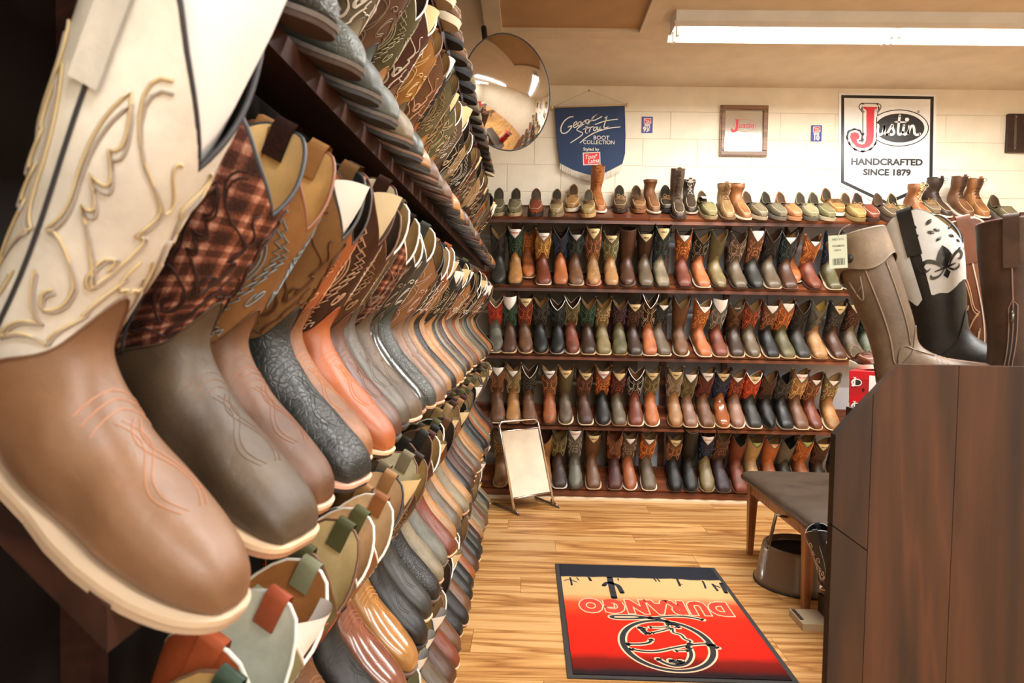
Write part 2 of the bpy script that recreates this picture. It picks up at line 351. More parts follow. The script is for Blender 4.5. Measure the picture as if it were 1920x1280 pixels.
_bm = {}
def boot_meshes(toe='square', hs=1.0, slim=1.0, dip=1.0, vstyle='tongue', res=1, pat='flame', sw=.0009, heelh='low', shaft=1.0, wfac=1.0, dots=False):
    key = (toe, hs, slim, dip, vstyle, res, pat, sw, shaft, wfac)
    if key in _bm: return _bm[key]
    L = Last(toe, hs, slim, shaft, wfac); D = {'last': L}
    nph = 28 * res; phs = [2 * PI * k / nph for k in range(nph)]
    def surf(tb, te, nt, off=0.0, ease=False):
        mb = MB(); rows = []; uvs = []
        for i in range(nt + 1):
            u = i / nt
            if ease: u = u ** 1.7
            r = []; q = []
            for ph in phs + [2 * PI - 1e-6]:
                t = tb(ph) + (te(ph) - tb(ph)) * u
                r.append(L.P(t, ph, off)); q.append((ph / (2*PI), t / NT))
            rows.append(r); uvs.append(q)
        mb.grid(rows, False, 0, uvs); return mb, rows
    vt = lambda ph: vamp_t(ph, vstyle)
    tt = lambda ph: top_t(ph, dip)
    mb, rows = surf(lambda p: .01, vt, 18 * res, 0.0, True)
    mb.add([tuple(sum((Vector(p) for p in rows[0][:-1]), Vector()) / nph + Vector((.003, 0, 0)))] , [])
    cidx = len(mb.v) - 1
    for k in range(nph): mb.f.append([k, cidx, k + 1]); mb.mi.append(0)
    # seam edge of the vamp stands a little proud of the shaft
    rim = [L.P(vt(ph), ph, .0006) for ph in phs]
    mb.tube(rim, .0012, 4, True)
    D['vamp'] = mb.mesh('vamp')
    mb, _ = surf(lambda p: vt(p) - .35, tt, 14 * res, -.0012); D['shaft'] = mb.mesh('shaft')
    mb, _ = surf(lambda p: 9.5, tt, 10 * res, -.0050); 
    D['lining'] = mb.mesh('lining')
    mb = MB(); mb.tube([L.P(tt(ph), ph, -.003) for ph in phs], .0024, 6, True); D['piping'] = mb.mesh('piping')
    mb = MB()
    for sg in (1, -1):
        ph0 = sg * PI / 2
        mb.tube([L.P(vt(ph0) - .2 + (tt(ph0) - vt(ph0) + .1) * i / 14, ph0, .0002) for i in range(15)], .0016, 5)
    D['side_seam'] = mb.mesh('side_seam')
    # pull straps: outside up over the edge and down inside
    for nm, sg in (('a', 1), ('b', -1)):
        ph0 = sg * PI / 2; path = []
        tp = tt(ph0)
        for i in range(6): path.append((tp - 1.9 + 1.9 * i / 5, .0032))
        rows = []
        pts = [L.P(t, ph0, o) for t, o in path]; topc = L.P(tp, ph0, 0)
        pts += [topc + Vector((0, sg * .002, .008)), topc + Vector((0, -sg * .006, .010)), L.P(tp, ph0, -.0105), L.P(tp - .8, ph0, -.0085)]
        mb = MB()
        rows = [[p + Vector((dx, 0, 0)) for dx in (-.013, -.006, .006, .013)] for p in pts]; mb.grid(rows)
        rows2 = [[p + Vector((dx, -sg * .0016, .0)) for dx in (.013, .006, -.006, -.013)] for p in pts]; mb.grid(rows2)
        D['strap_' + nm] = mb.mesh('strap')
    # decorative stitching
    for nm_ in (('stitching', 'accent') if pat else ()):
        mb = MB(); plist = PATTERNS[pat]()
        if nm_ == 'accent': plist = list(ACC) if pat == 'flame' else []
        for p in plist:
            for q in range(4):
                pts = []
                for a, b_ in p:
                    a = min(.97, max(.05, a)); f = (1 - a) * PI / 2
                    ph = [f, -f, PI - f, PI + f][q]
                    lo = vt(ph) + .1; t = lo + (tt(ph) - .25 - lo) * b_
                    pts.append(L.P(t, ph, .0001))
                mb.tube(pts, sw, 4, False, 0, False)
        D[nm_] = mb.mesh(nm_) if mb.v else None
    mb = MB()
    for k, a in enumerate((-.0, .16)):                # toe bug on the vamp
        pts = [L.P(3.0 + 2.3 * (i / 14), sgn * (.12 + a + .25 * math.sin(i / 14 * PI * 2)), .0003) for sgn in (1,) for i in range(15)]
        mb.tube(pts, .0006, 3, False, 0, False)
        pts = [L.P(3.0 + 2.3 * (i / 14), -(.12 + a + .25 * math.sin(i / 14 * PI * 2)), .0003) for i in range(15)]
        mb.tube(pts, .0006, 3, False, 0, False)
    for tq in (5.6, 5.9, 6.2):
        mb.tube([L.P(tq - .35 * abs(a) , a, .0003) for a in [-.8 + .2 * i for i in range(9)]], .0006, 3, False, 0, False)
    D['toe_stitch'] = mb.mesh('toe_stitch')
    # sole, welt, heel
    D['sole'], D['welt'], D['heel'] = sole_meshes(L, toe, wfac)
    # display card rolled inside the shaft
    for nm, up, wd, ct in (('card', -.001, 1.0, -.7), ('card_tall', .045, 1.6, -.6), ('card_low', -.02, 1.0, -1.0)):
        mb = MB(); rows = []; tb = NT - 3.2
        Htop = L.P(NT - .05, PI / 2).z + up
        for i in range(9):
            r = []
            for k in range(13):
                a = -wd + 2 * wd * k / 12
                p = L.P(tb + (NT - .05 - tb) * min(1, i / 6), a, -.0095)
                edge = (abs(a) / wd) ** 3
                zt = Htop - .014 * edge - .004
                z = p.z if i < 5 else p.z
                zz = L.P(tb, a, -.0095).z; z = zz + (zt - zz) * i / 8
                r.append(Vector((p.x, p.y, z)))
            rows.append(r)
        mb.grid(rows); D[nm] = mb.mesh(nm)
    D['dim'] = L.P(NT - .05, PI / 2).z
    _bm[key] = D; return D
def sole_meshes(L, toe, wfac=1.0, th=.0065, heel_h=None, z_off=0.0, wedge=False):
    xs = [0, .004, .012, .025, .045, .07, .1, .13, .16, .19, .215, .235, .25, .262, .272, .28, .286, .290, .2935, .2958]
    def zp(x):
        pts = [(0, .036), (.06, .031), (.1, .022), (.13, .016), (.16, .0115), (.2, .0095), (.24, .0105), (.27, .0135), (.297, .019)]
        for (a, b_), (c_, d_) in zip(pts, pts[1:]):
            if x <= c_: return b_ + (d_ - b_) * max(0, (x - a)) / (c_ - a)
        return .019
    def wy(x): return outline(x, toe) * wfac + .0015
    def sway(x): return .006 * math.sin(min(1, max(0, (x - .1) / .2)) * PI)
    out = []
    for (t0, t1, gw) in ((-.0095, -.003, 0.0), (-.003, .0025, .0008)):
        mb = MB(); rows = []
        for x in xs:
            w_ = wy(x) + gw; z = zp(x); s = sway(x); xx = x - .003 if x < .02 else x + gw
            zb = z + t0 if not wedge else (.0 if t0 < -.005 else z + t0)
            rows.append([Vector((xx, s - w_, z + t1)), Vector((xx, s - w_ * .99, zb)), Vector((xx, s, zb)), Vector((xx, s + w_ * .99, zb)), Vector((xx, s + w_, z + t1)), Vector((xx, s, z + t1))])
        mb.grid(rows, True); n = len(mb.v)
        mb.f += [[0, 1, 2, 3, 4, 5], [n-1, n-2, n-3, n-4, n-5, n-6]]; mb.mi += [0, 0]
        out.append(mb.mesh('sole', False))
    mb = MB(); rows = []
    for q in (0, .25, .6, 1):
        r = []
        for k in range(19):
            a = PI / 2 + PI * k / 18
            x = .045 + .050 * math.cos(a) * (1 - .14 * q); y = .0365 * wfac * math.sin(a) * (1 - .12 * q)
            ztop = zp(max(0, x)) - .0095
            r.append(Vector((x + .004 * q * (1 if x < .03 else 0), y, ztop * (1 - q))))
        r.append(Vector((.068 - .006 * q, r[-1].y, (zp(.068) - .0095) * (1 - q)))); r.append(Vector((.068 - .006 * q, -r[-1].y, (zp(.068) - .0095) * (1 - q))))
        rows.append(r)
    mb.grid(rows, True); n = len(rows[0]); mb.f += [list(range(n)), list(range(3*n, 4*n))[::-1]]; mb.mi += [0, 0]
    out.append(mb.mesh('heel', False, 1, 40))
    return out

# lettering: the built-in font turned into meshes
_txt = {}
def text_mesh(s, size=1.0, off=0.0, shear=0.0, sx=1.0, spacing=1.0, ext=0.0):
    k = (s, size, off, shear, sx, spacing, ext)
    if k in _txt: return _txt[k]
    cu = bpy.data.curves.new('t', 'FONT'); cu.body = s; cu.size = size; cu.offset = off; cu.shear = shear; cu.align_x = 'CENTER'; cu.align_y = 'CENTER'
    cu.space_character = spacing; cu.resolution_u = 3; cu.extrude = ext
    o = bpy.data.objects.new('t', cu); C.objects.link(o)
    dg = bpy.context.evaluated_depsgraph_get(); dg.update()
    me = bpy.data.meshes.new_from_object(o.evaluated_get(dg)); bpy.data.objects.remove(o)
    if sx != 1.0:
        for v in me.vertices: v.co.x *= sx
    me.materials.clear(); me.materials.append(None)
    _txt[k] = me; return me
def card_text(D, key, s, size, drop):
    k = (id(D), s)
    if k in _txt: return _txt[k]
    me = text_mesh(s, size, .0006).copy(); L = D['last']; top = D['dim']
    for v in me.vertices:
        a = v.co.x / .052; z = top - drop + v.co.y
        p = L.P(NT - .8, a, -.0085); v.co = (p.x + .001, -p.y * -1.0, z)
    _txt[k] = me; return me

INS = {'tan': 'e3cf9c', 'white': 'f4f2ec', 'gold': 'cda25c', 'green': '9db46c', 'grey': 'b9b9b6'}
def make_boot(label, loc, rot, vamp='8a5a3a', shaft=None, sole='d9b48a', lining='b98a5c', card=None, kind='smooth', skind='smooth', stitch='c9b08a',
              pat='flame', toe='square', hs=1.0, slim=1.0, dip=1.0, res=1, scale=1.0, pipe=None, text=None, txcol='4a3a28', group=None, cardtype='card',
              vstyle='tongue', sw=.0009, heelc='2a1c14', extra=True, shaftw=1.0, name='cowboy_boot', cat='boot', shaft_mat=None, seam=None, outs='3a2a20', wfac=1.0, straps=False, accent=None):
    shaft = shaft or vamp
    D = boot_meshes(toe, hs, slim, dip, vstyle, res, pat, sw, shaft=shaftw, wfac=wfac)
    r = thing(name, label, cat, loc, rot, group, scale)
    vm = leather(vamp, kind); sm = shaft_mat or leather(shaft, skind)
    link('vamp', D['vamp'], vm, r)
    s = link('shaft', D['shaft'], sm, r)
    link('lining', D['lining'], leather(lining, 'suede'), r)
    link('piping', D['piping'], plain(pipe or '3a2d24', .5), s)
    link('outsole', D['sole'], plain(outs if sole not in ('1c1a19',) else '1c1a19', .6), r)
    link('welt', D['welt'], plain(sole, .55), r)
    link('heel', D['heel'], plain(heelc, .45), r)
    if pat: link('stitching', D['stitching'], plain(stitch, .6), s)
    if pat and D['accent']: link('stitching', D['accent'], plain(accent or stitch, .6), s)
    if extra:
        link('toe_stitch', D['toe_stitch'], plain('%02x%02x%02x' % tuple(min(255, int(int(vamp[q:q+2], 16) * 1.25 + 12)) for q in (0, 2, 4)), .6), r)
        link('side_seam', D['side_seam'], plain(seam or pipe or '3a2d24', .6), s)
    if dip > .3 or straps:
        for nm in ('strap_a', 'strap_b'): link('pull_strap', D[nm], sm, r)
    if card:
        c = link('display_card', D[cardtype], plain(INS.get(card, card), .6), r)
        if text: link('lettering', card_text(D, cardtype, text, .015, .032), plain(txcol, .6), c)
    return r
# ------------------------------------------------------------------ low shoes and laced boots
_sh = {}
def shoe_meshes(style='slip', toe='round'):
    key = (style, toe)
    if key in _sh: return _sh[key]
    wide = 1.04
    def H(x):                                    # full arch height over the sole
        pts = [(0, .09), (.03, .102), (.07, .104), (.11, .097), (.15, .080), (.175, .070), (.19, .064), (.23, .056), (.262, .046), (.282, .034), (.292, .014)]
        for (a, b_), (c_, d_) in zip(pts, pts[1:]):
            if x <= c_: return b_ + (d_ - b_) * max(0, (x - a)) / (c_ - a)
        return .012
    def Z0(x): return .022 + (.012 if x < .06 else .012 * max(0, 1 - (x - .06) / .09)) + (.006 * max(0, (x - .24) / .05))
    col = {'slip': .066, 'boat': .060, 'moc': .068}.get(style, .066)
    def collar(x):                               # opening height
        if x > .175: return 9
        if x > .07: return col * .62 + (H(.175) - col * .62) * max(0, (x - .07) / .105) ** 1.7
        return col * .62 + (.084 - col * .62) * ((.07 - x) / .07) ** 1.5
    def S(x, u, off=0.0):                        # u: -1..1, 0 top; cut by the collar
        xo = .0045 * max(0, 1 - x / .05) if off < -.002 else 0
        h = H(x) ; w_ = max(.004, outline(max(0, x), toe) * wide - .003) + off
        ph = u * PI
        ch = collar(x)
        lo = 0.0
        if ch < h:                               # opening: the arch above the collar is missing
            c0 = max(-1, min(1, 2 * ch / h - 1)); lo = math.acos(c0)
        a = math.copysign(lo + (PI - lo) * abs(u), u) if lo else ph
        c_, s_ = math.cos(a), math.sin(a); e = .5 if c_ < 0 else .85
        cc = math.copysign(abs(c_) ** e, c_); ss = math.copysign(abs(s_) ** e, s_)
        sway = .006 * math.sin(min(1, max(0, (x - .1) / .2)) * PI)
        return Vector((x + xo, w_ * ss + sway, Z0(x) + (h / 2) + (h / 2 + off) * cc))
    xs = [-.0005, .003, .009, .018, .03, .045, .06, .075, .09, .105, .12, .135, .148, .160, .168, .172, .176, .182, .195, .21, .225, .24, .252, .262, .271, .278, .284, .288, .291, .2925]
    us_ = [k / 12 for k in range(-12, 0)] + [-1e-4, 1e-4] + [k / 12 for k in range(1, 13)]
    D = {'S': S}
    def shell(off, name):
        mb = MB(); rows = [[S(x, u, off) for u in us_] for x in xs]
        nc = len(us_); base = [p for r in rows for p in r]; fs = []
        for i in range(len(xs) - 1):
            for k in range(nc - 1):
                if k == 11 and xs[i] < .175: continue         # the opening
                fs.append((i*nc+k, i*nc+k+1, (i+1)*nc+k+1, (i+1)*nc+k))
        mb.add(base, fs); return mb
    mb = shell(0, 'u'); n = len(us_); mb.f += [list(range(12, n)) + list(range(0, 12)), list(range(len(xs)*n - n, len(xs)*n))[::-1]]; mb.mi += [0, 0]
    D['upper'] = mb.mesh('upper')
    mb = shell(-.0035, 'l'); mb.f += [list(range(12, n)) + list(range(0, 12))]; mb.mi += [0]; D['lining'] = mb.mesh('lining')
    rimL = [S(x, -1e-4, -.001) for x in xs if x < .177]; rimR = [S(x, 1e-4, -.001) for x in xs if x < .177][::-1]
    mb = MB(); mb.tube(rimL + rimR, .0032, 6, True); D['collar'] = mb.mesh('collar')
    mb = MB(); mb.grid([[Vector((x, sg * (outline(max(0, x), toe) - .004), Z0(x) + .008)) for sg in (-1, 0, 1)] for x in xs[1:-4]]); D['insole'] = mb.mesh('insole')
    # seam that rings the toe box
    loop = [S(x, -.30 - .02 * math.sin(x * 40), .0004) for x in (.17, .18, .19, .205, .22, .24, .255, .268)]
    loop += [S(.276, -.22, .0006), S(.279, 0.001, .0006), S(.276, .22, .0006)] + [S(x, .30 + .02 * math.sin(x * 40), .0004) for x in (.268, .255, .24, .22, .205, .19, .18, .17)]
    mb = MB(); mb.tube(loop, .0014, 5); D['toe_seam'] = mb.mesh('toe_seam')
    mb = MB()
    for sg in (1, -1):
        rows = [[S(x, sg * u, .0008) for u in (.10, .18, .26, .32)] for x in (.14, .15, .16, .175, .186)]; mb.grid(rows)
    D['elastic'] = mb.mesh('elastic')
    mb = MB()
    for i in range(3):
        x = .180 + .015 * i; mb.tube([S(x, u, .003) for u in (-.24, -.12, -.02, .02, .12, .24)], .0017, 5)
        mb.tube([S(x, -.22, .003), S(x + .015, -.01, .005), S(x + .017, .22, .003)], .0014, 5)
    p = S(.182, .01, .004)
    for sg in (1, -1):
        mb.tube(smooth_path([tuple(p), tuple(p + Vector((-.006, sg*.016, .012))), tuple(p + Vector((.006, sg*.028, .008))), tuple(p + Vector((.012, sg*.018, -.001))), tuple(p)], 4), .0014, 5)
        mb.tube(smooth_path([tuple(p), tuple(p + Vector((.014, sg*.010, .006))), tuple(p + Vector((.03, sg*.018, -.006)))], 4), .0013, 5)
    D['laces'] = mb.mesh('laces')
    # rubber unit sole, full length
    mb = MB(); rows = []
    for x in [0, .004, .012, .025, .045, .07, .1, .13, .16, .19, .215, .235, .25, .262, .272, .28, .286, .290, .2935, .2958]:
        w_ = outline(x, toe) * wide + .003; z = Z0(x) + .004; zb = 0.0 + .010 * max(0, (x - .23) / .065) ** 1.4; s_ = .006 * math.sin(min(1, max(0, (x - .1) / .2)) * PI); xx = x - .004 if x < .02 else x + .002
        rows.append([Vector((xx, s_ - w_, z)), Vector((xx, s_ - w_ * 1.02, (z + zb) / 2)), Vector((xx, s_ - w_ * .96, zb)), Vector((xx, s_ + w_ * .96, zb)), Vector((xx, s_ + w_ * 1.02, (z + zb) / 2)), Vector((xx, s_ + w_, z))])
    mb.grid(rows, True); n = len(mb.v); mb.f += [[0,1,2,3,4,5], [n-1,n-2,n-3,n-4,n-5,n-6]]; mb.mi += [0, 0]
    D['sole'] = mb.mesh('sole', True, 1, 35)
    _sh[key] = D; return D
def make_shoe(label, loc, rot, style='slip', col='8a7a5c', sole='5a4c3c', lining='5a4a3c', seam='c9bfa0', lace='6a4a30', scale=1.0, toe='round', kind='smooth', group=None, elastic=None, name=None, card=None):
    D = shoe_meshes(style, toe)
    nm = name or {'slip': 'slip_on_shoe', 'boat': 'boat_shoe', 'moc': 'moccasin_shoe'}[style]
    r = thing(nm, label, 'shoe', loc, rot, group, scale)
    u = link('upper', D['upper'], leather(col, kind), r)
    link('lining', D['lining'], leather(lining, 'suede'), r); link('insole', D['insole'], leather(lining, 'suede'), r)
    link('collar', D['collar'], leather(col, kind), r); link('sole', D['sole'], plain(sole, .6), r)
    link('toe_seam', D['toe_seam'], plain(seam, .6), u)
    if style == 'slip': link('elastic_gore', D['elastic'], plain(elastic or '3d342b', .8), u)
    else: link('laces', D['laces'], plain(lace, .6), r)
    if card:
        mb = MB(); mb.tube([(.03, 0, .06), (.05, 0, .10), (.07, 0, .115)], .001, 4)
        rows = [[Vector((.02 + .11 * i / 6, -.028 + .056 * k / 4, .045 + .062 * math.sin(.4 + i / 6 * 1.5))) for k in range(5)] for i in range(7)]
        mb = MB(); mb.grid(rows); link('display_card', mb.mesh('card'), plain(INS.get(card, card), .6), r)
    return r
_lc = {}
def lacer_meshes(hs=.35, toe='round'):
    k = (hs, toe)
    if k in _lc: return _lc[k]
    L = Last(toe, hs, .86, .25, 1.02); D = {'L': L}
    top = lambda ph: NT - .1 + (0 if abs(wrap(ph)) > .5 else -.4)
    phs = [2 * PI * i / 28 for i in range(28)]
    mb = MB(); rows = []
    for i in range(36):
        u = (i / 35) ** 1.3; rows.append([L.P(.01 + (top(ph) - .01) * u, ph) for ph in phs])
    mb.grid(rows, True); mb.add([tuple(sum(rows[0], Vector()) / 28 + Vector((.003, 0, 0)))], []); ci = len(mb.v) - 1
    for i in range(28): mb.f.append([i, ci, (i + 1) % 28]); mb.mi.append(0)
    D['upper'] = mb.mesh('upper')
    mb = MB(); mb.grid([[L.P(9 + (top(ph) - 9) * i / 8, ph, -.004) for ph in phs] for i in range(9)], True); D['lining'] = mb.mesh('lining')
    mb = MB(); mb.tube([L.P(top(ph), ph, -.001) for ph in phs], .0035, 6, True); D['collar'] = mb.mesh('collar')
    # facing panels, tongue, eyelets, laces
    mb = MB()
    for sg in (1, -1):
        rows = [[L.P(5.3 + (NT - .3 - 5.3) * i / 14, sg * a, .0016) for a in (.22, .34, .52, .62 + .2 * (1 - i / 14))] for i in range(15)]; mb.grid(rows)
    D['facing'] = mb.mesh('facing')
    mb = MB(); mb.grid([[L.P(5.6 + (NT - .05 - 5.6) * i / 12, a, .0006) + Vector((0, 0, .012 * (i / 12) ** 3)) for a in (-.26, -.1, 0, .1, .26)] for i in range(13)]); D['tongue'] = mb.mesh('tongue')
    n = 6 if hs < .3 else (8 if hs < .6 else 10); mb = MB(); me_ = MB()
    ts = [5.7 + (NT - .7 - 5.7) * i / (n - 1) for i in range(n)]
    for i, t in enumerate(ts):
        for sg in (1, -1):
            c_ = L.P(t, sg * .36, .003); me_.tube([c_, c_ + Vector((.001, 0, .001))], .0032, 6)
        mb.tube([L.P(t, -.36, .004), L.P(t, 0, .007), L.P(t, .36, .004)], .0017, 5)
        if i < n - 1:
            mb.tube([L.P(t, -.36, .004), L.P((t + ts[i+1]) / 2, 0, .009), L.P(ts[i+1], .36, .004)], .0017, 5)
            mb.tube([L.P(t, .36, .004), L.P((t + ts[i+1]) / 2, 0, .008), L.P(ts[i+1], -.36, .004)], .0017, 5)
    p = L.P(ts[-1], 0, .008)
    for sg in (1, -1):
        mb.tube(smooth_path([tuple(p), tuple(p + Vector((.01, sg*.02, .01))), tuple(p + Vector((.012, sg*.034, -.006))), tuple(p + Vector((.01, sg*.016, -.012))), tuple(p)], 4), .0014, 5)
        mb.tube(smooth_path([tuple(p), tuple(p + Vector((.012, sg*.014, -.012))), tuple(p + Vector((.016, sg*.022, -.035)))], 4), .0013, 5)
    D['laces'] = mb.mesh('laces'); D['eyelet'] = me_.mesh('eyelets')
    loop = [L.P(5.2 - 3.3 * i / 7, .75, .0006) for i in range(8)] + [L.P(1.5, .4, .0006), L.P(1.4, 0, .0006), L.P(1.5, -.4, .0006)] + [L.P(5.2 - 3.3 * i / 7, -.75, .0006) for i in range(7, -1, -1)]
    mb = MB(); mb.tube(loop, .0014, 5); D['toe_seam'] = mb.mesh('toe_seam')
    mb = MB(); rows = []
    for x in [0, .004, .012, .025, .045, .07, .1, .13, .16, .19, .215, .235, .25, .262, .272, .28, .286, .290, .2935, .2958]:
        w_ = outline(x, toe) * 1.04 + .003; z = .038 if x < .06 else .038 - .024 * min(1, (x - .06) / .1); z += .007 * max(0, (x - .23) / .065); zb = .010 * max(0, (x - .23) / .065) ** 1.4
        s_ = .006 * math.sin(min(1, max(0, (x - .1) / .2)) * PI); xx = x - .004 if x < .02 else x + .003
        rows.append([Vector((xx, s_ - w_, z)), Vector((xx, s_ - w_ * 1.02, (z + zb) / 2)), Vector((xx, s_ - w_ * .97, zb)), Vector((xx, s_ + w_ * .97, zb)), Vector((xx, s_ + w_ * 1.02, (z + zb) / 2)), Vector((xx, s_ + w_, z))])
    mb.grid(rows, True); n_ = len(mb.v); mb.f += [[0,1,2,3,4,5], [n_-1,n_-2,n_-3,n_-4,n_-5,n_-6]]; mb.mi += [0, 0]
    D['sole'] = mb.mesh('sole', True, 1, 35)
    _lc[k] = D; return D
def make_lacer(label, loc, rot, col='a8693c', hs=.35, sole='3a322c', lace='4a3526', lining='8a6a48', seam='d8c49a', scale=1.0, kind='oiled', toe='round', laces=True, moc=True, group=None, name='lace_up_boot', card=None):
    D = lacer_meshes(hs, toe)
    r = thing(name, label, 'boot', loc, rot, group, scale)
    u = link('upper', D['upper'], leather(col, kind), r); link('lining', D['lining'], leather(lining, 'suede'), r)
    link('collar', D['collar'], leather(col, kind), r); link('sole', D['sole'], plain(sole, .6), r)
    if moc: link('toe_seam', D['toe_seam'], plain(seam, .6), u)
    if laces:
        link('facing', D['facing'], leather(col, kind), u); link('tongue', D['tongue'], leather(col, 'suede'), r)
        link('laces', D['laces'], plain(lace, .6), r); link('eyelets', D['eyelet'], plain('8a7a5a', .35, .8), u)['kind'] = 'stuff'
    if card:
        L = D['L']; top = L.P(NT - .1, PI/2).z
        rows = [[Vector((.10 - .02 * abs(k - 3) / 3, -.034 + .068 * k / 6, top - .04 + .062 * i / 5 - .012 * (abs(k - 3) / 3) ** 2 * (i / 5))) for k in range(7)] for i in range(6)]
        mb = MB(); mb.grid(rows); link('display_card', mb.mesh('card'), plain(INS.get(card, card), .6), r)
    return r
# ------------------------------------------------------------------ room shell
M_WALL = plain('efe6d2', .75, bump=.25, bscale=60); M_CEIL = plain('dccfb8', .9, bump=.9, bscale=90)
M_JOINT = plain('e2d8c2', .85)
M_PLANK = wood('laminate_oak', ['7c4c24', 'b07a42', 'cc9859', 'd9ab70', 'cc9a60'], 'X', .9, .38, .15, 8.0, 13.0)
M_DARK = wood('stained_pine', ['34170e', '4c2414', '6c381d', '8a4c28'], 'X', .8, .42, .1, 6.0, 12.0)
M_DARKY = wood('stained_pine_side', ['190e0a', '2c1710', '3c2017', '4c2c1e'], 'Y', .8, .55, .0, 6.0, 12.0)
M_BROWN = wood('walnut_panel', ['26140a', '34200f', '462914', '55331b'], 'Z', .7, .7, .0, 7.0, 11.0, False)
M_WHITE = plain('f3f3f1', .35); M_CHROME = plain('e8e8ea', .12, 1.0); M_MIRROR = plain('f6f6f6', .02, 1.0)
fl = link('floor', MB().box(LEFT_X, RIGHT_X, REAR_Y, WALL_Y, -.05, -.006).mesh('floor', False), plain('7a5634', .8)); struct(fl)
pw, pl_ = .192, 1.22
cache = {}
for i in range(int((WALL_Y - .3) / pw) + 1):
    y1 = WALL_Y - .12 - i * pw; off = (i * .47) % pl_
    x = LEFT_X - off
    while x < RIGHT_X - .2:
        x0, x1 = max(x, LEFT_X + .01), min(x + pl_, RIGHT_X)
        if x1 - x0 > .05:
            k = round(x1 - x0, 3)
            if k not in cache: 
                b_ = MB(); b_.box(.0008, k - .0008, -pw + .0008, -.0008, -.006, 0); cache[k] = b_.mesh('plank', False)
            link('plank', cache[k], M_PLANK, fl, (x0, y1, 0))
        x += pl_
wb = link('wall_back', MB().box(LEFT_X - .1, RIGHT_X, WALL_Y, WALL_Y + .15, 0, CEIL).mesh('wall', False), M_JOINT); struct(wb)
bm_ = {}
def block_mesh(L_):
    if L_ in bm_: return bm_[L_]
    b_ = MB(); g = .0012; d = .003; h = .2032
    b_.add([(g,0,g),(L_-g,0,g),(L_-g,0,h-g),(g,0,h-g),(g+d,-.005,g+d),(L_-g-d,-.005,g+d),(L_-g-d,-.005,h-g-d),(g+d,-.005,h-g-d)],
           [(0,1,5,4),(1,2,6,5),(2,3,7,6),(3,0,4,7),(4,5,6,7)]); bm_[L_] = b_.mesh('block', False); return bm_[L_]
jx = at(1051, 340, 5.2).x
for c_ in range(14):
    x = jx - .4064 * 6 + (.2032 if c_ % 2 == 0 else 0)
    while x < RIGHT_X:
        if x + .4064 > LEFT_X + .02 and x < 4.2: link('concrete_block', block_mesh(.4064), M_WALL, wb, (x, WALL_Y, c_ * .2032))
        x += .4064
link('concrete_block', MB().box(LEFT_X, RIGHT_X, WALL_Y - .005, WALL_Y, 14 * .2032 + .001, CEIL).mesh('top_course', False), M_WALL, wb)
wl = link('wall_left', MB().box(LEFT_X - .15, LEFT_X, REAR_Y, WALL_Y, 0, CEIL).mesh('wall', False), M_WALL); struct(wl)
wr = link('wall_right', MB().box(RIGHT_X, RIGHT_X + .1, REAR_Y, WALL_Y, 0, CEIL).mesh('wall', False), M_WALL); struct(wr)
wk = link('wall_rear', MB().box(LEFT_X, RIGHT_X, REAR_Y - .1, REAR_Y, 0, CEIL).mesh('wall', False), M_WALL); struct(wk)
ce = link('ceiling', MB().box(LEFT_X - .1, RIGHT_X, REAR_Y, WALL_Y + .1, CEIL, CEIL + .1).mesh('ceiling', False), M_CEIL); struct(ce)
tr = link('trim_1', MB().prism([(0, 0), (.022, 0), (.02, .012), (.012, .02), (0, .022)], LEFT_X, RIGHT_X, Matrix(((0,0,1,0),(-1,0,0,0),(0,1,0,0),(0,0,0,1)))).mesh('trim', False), plain('d8bd98', .6), None, (0, 4.825, 0)); struct(tr)
# ceiling hatch
a = on_floor(912, 62, CEIL); b_ = on_floor(1224, 67, CEIL)
hx0, hx1, hy1 = a.x, b_.x, a.y; hy0 = hy1 - .95; fw = .10; dz = .03
h = thing('ceiling_hatch', 'ceiling access hatch with textured cream frame and tan board, beside the convex mirror', 'hatch', ((hx0+hx1)/2, (hy0+hy1)/2, CEIL))
ox, oy = h.location.x, h.location.y
for (x0, x1, y0, y1) in ((hx0, hx1, hy1 - fw, hy1), (hx0, hx1, hy0, hy0 + fw), (hx0, hx0 + fw, hy0 + fw, hy1 - fw), (hx1 - fw, hx1, hy0 + fw, hy1 - fw)):
    link('frame_board', MB().box(x0-ox, x1-ox, y0-oy, y1-oy, -dz, 0).mesh('frame', False), plain('d8cab2', .9, bump=1, bscale=70), h)
link('hatch_panel', MB().box(hx0+fw-ox, hx1-fw-ox, hy0+fw-oy, hy1-fw-oy, -.006, 0).mesh('panel', False), plain('b3936a', .8), h)
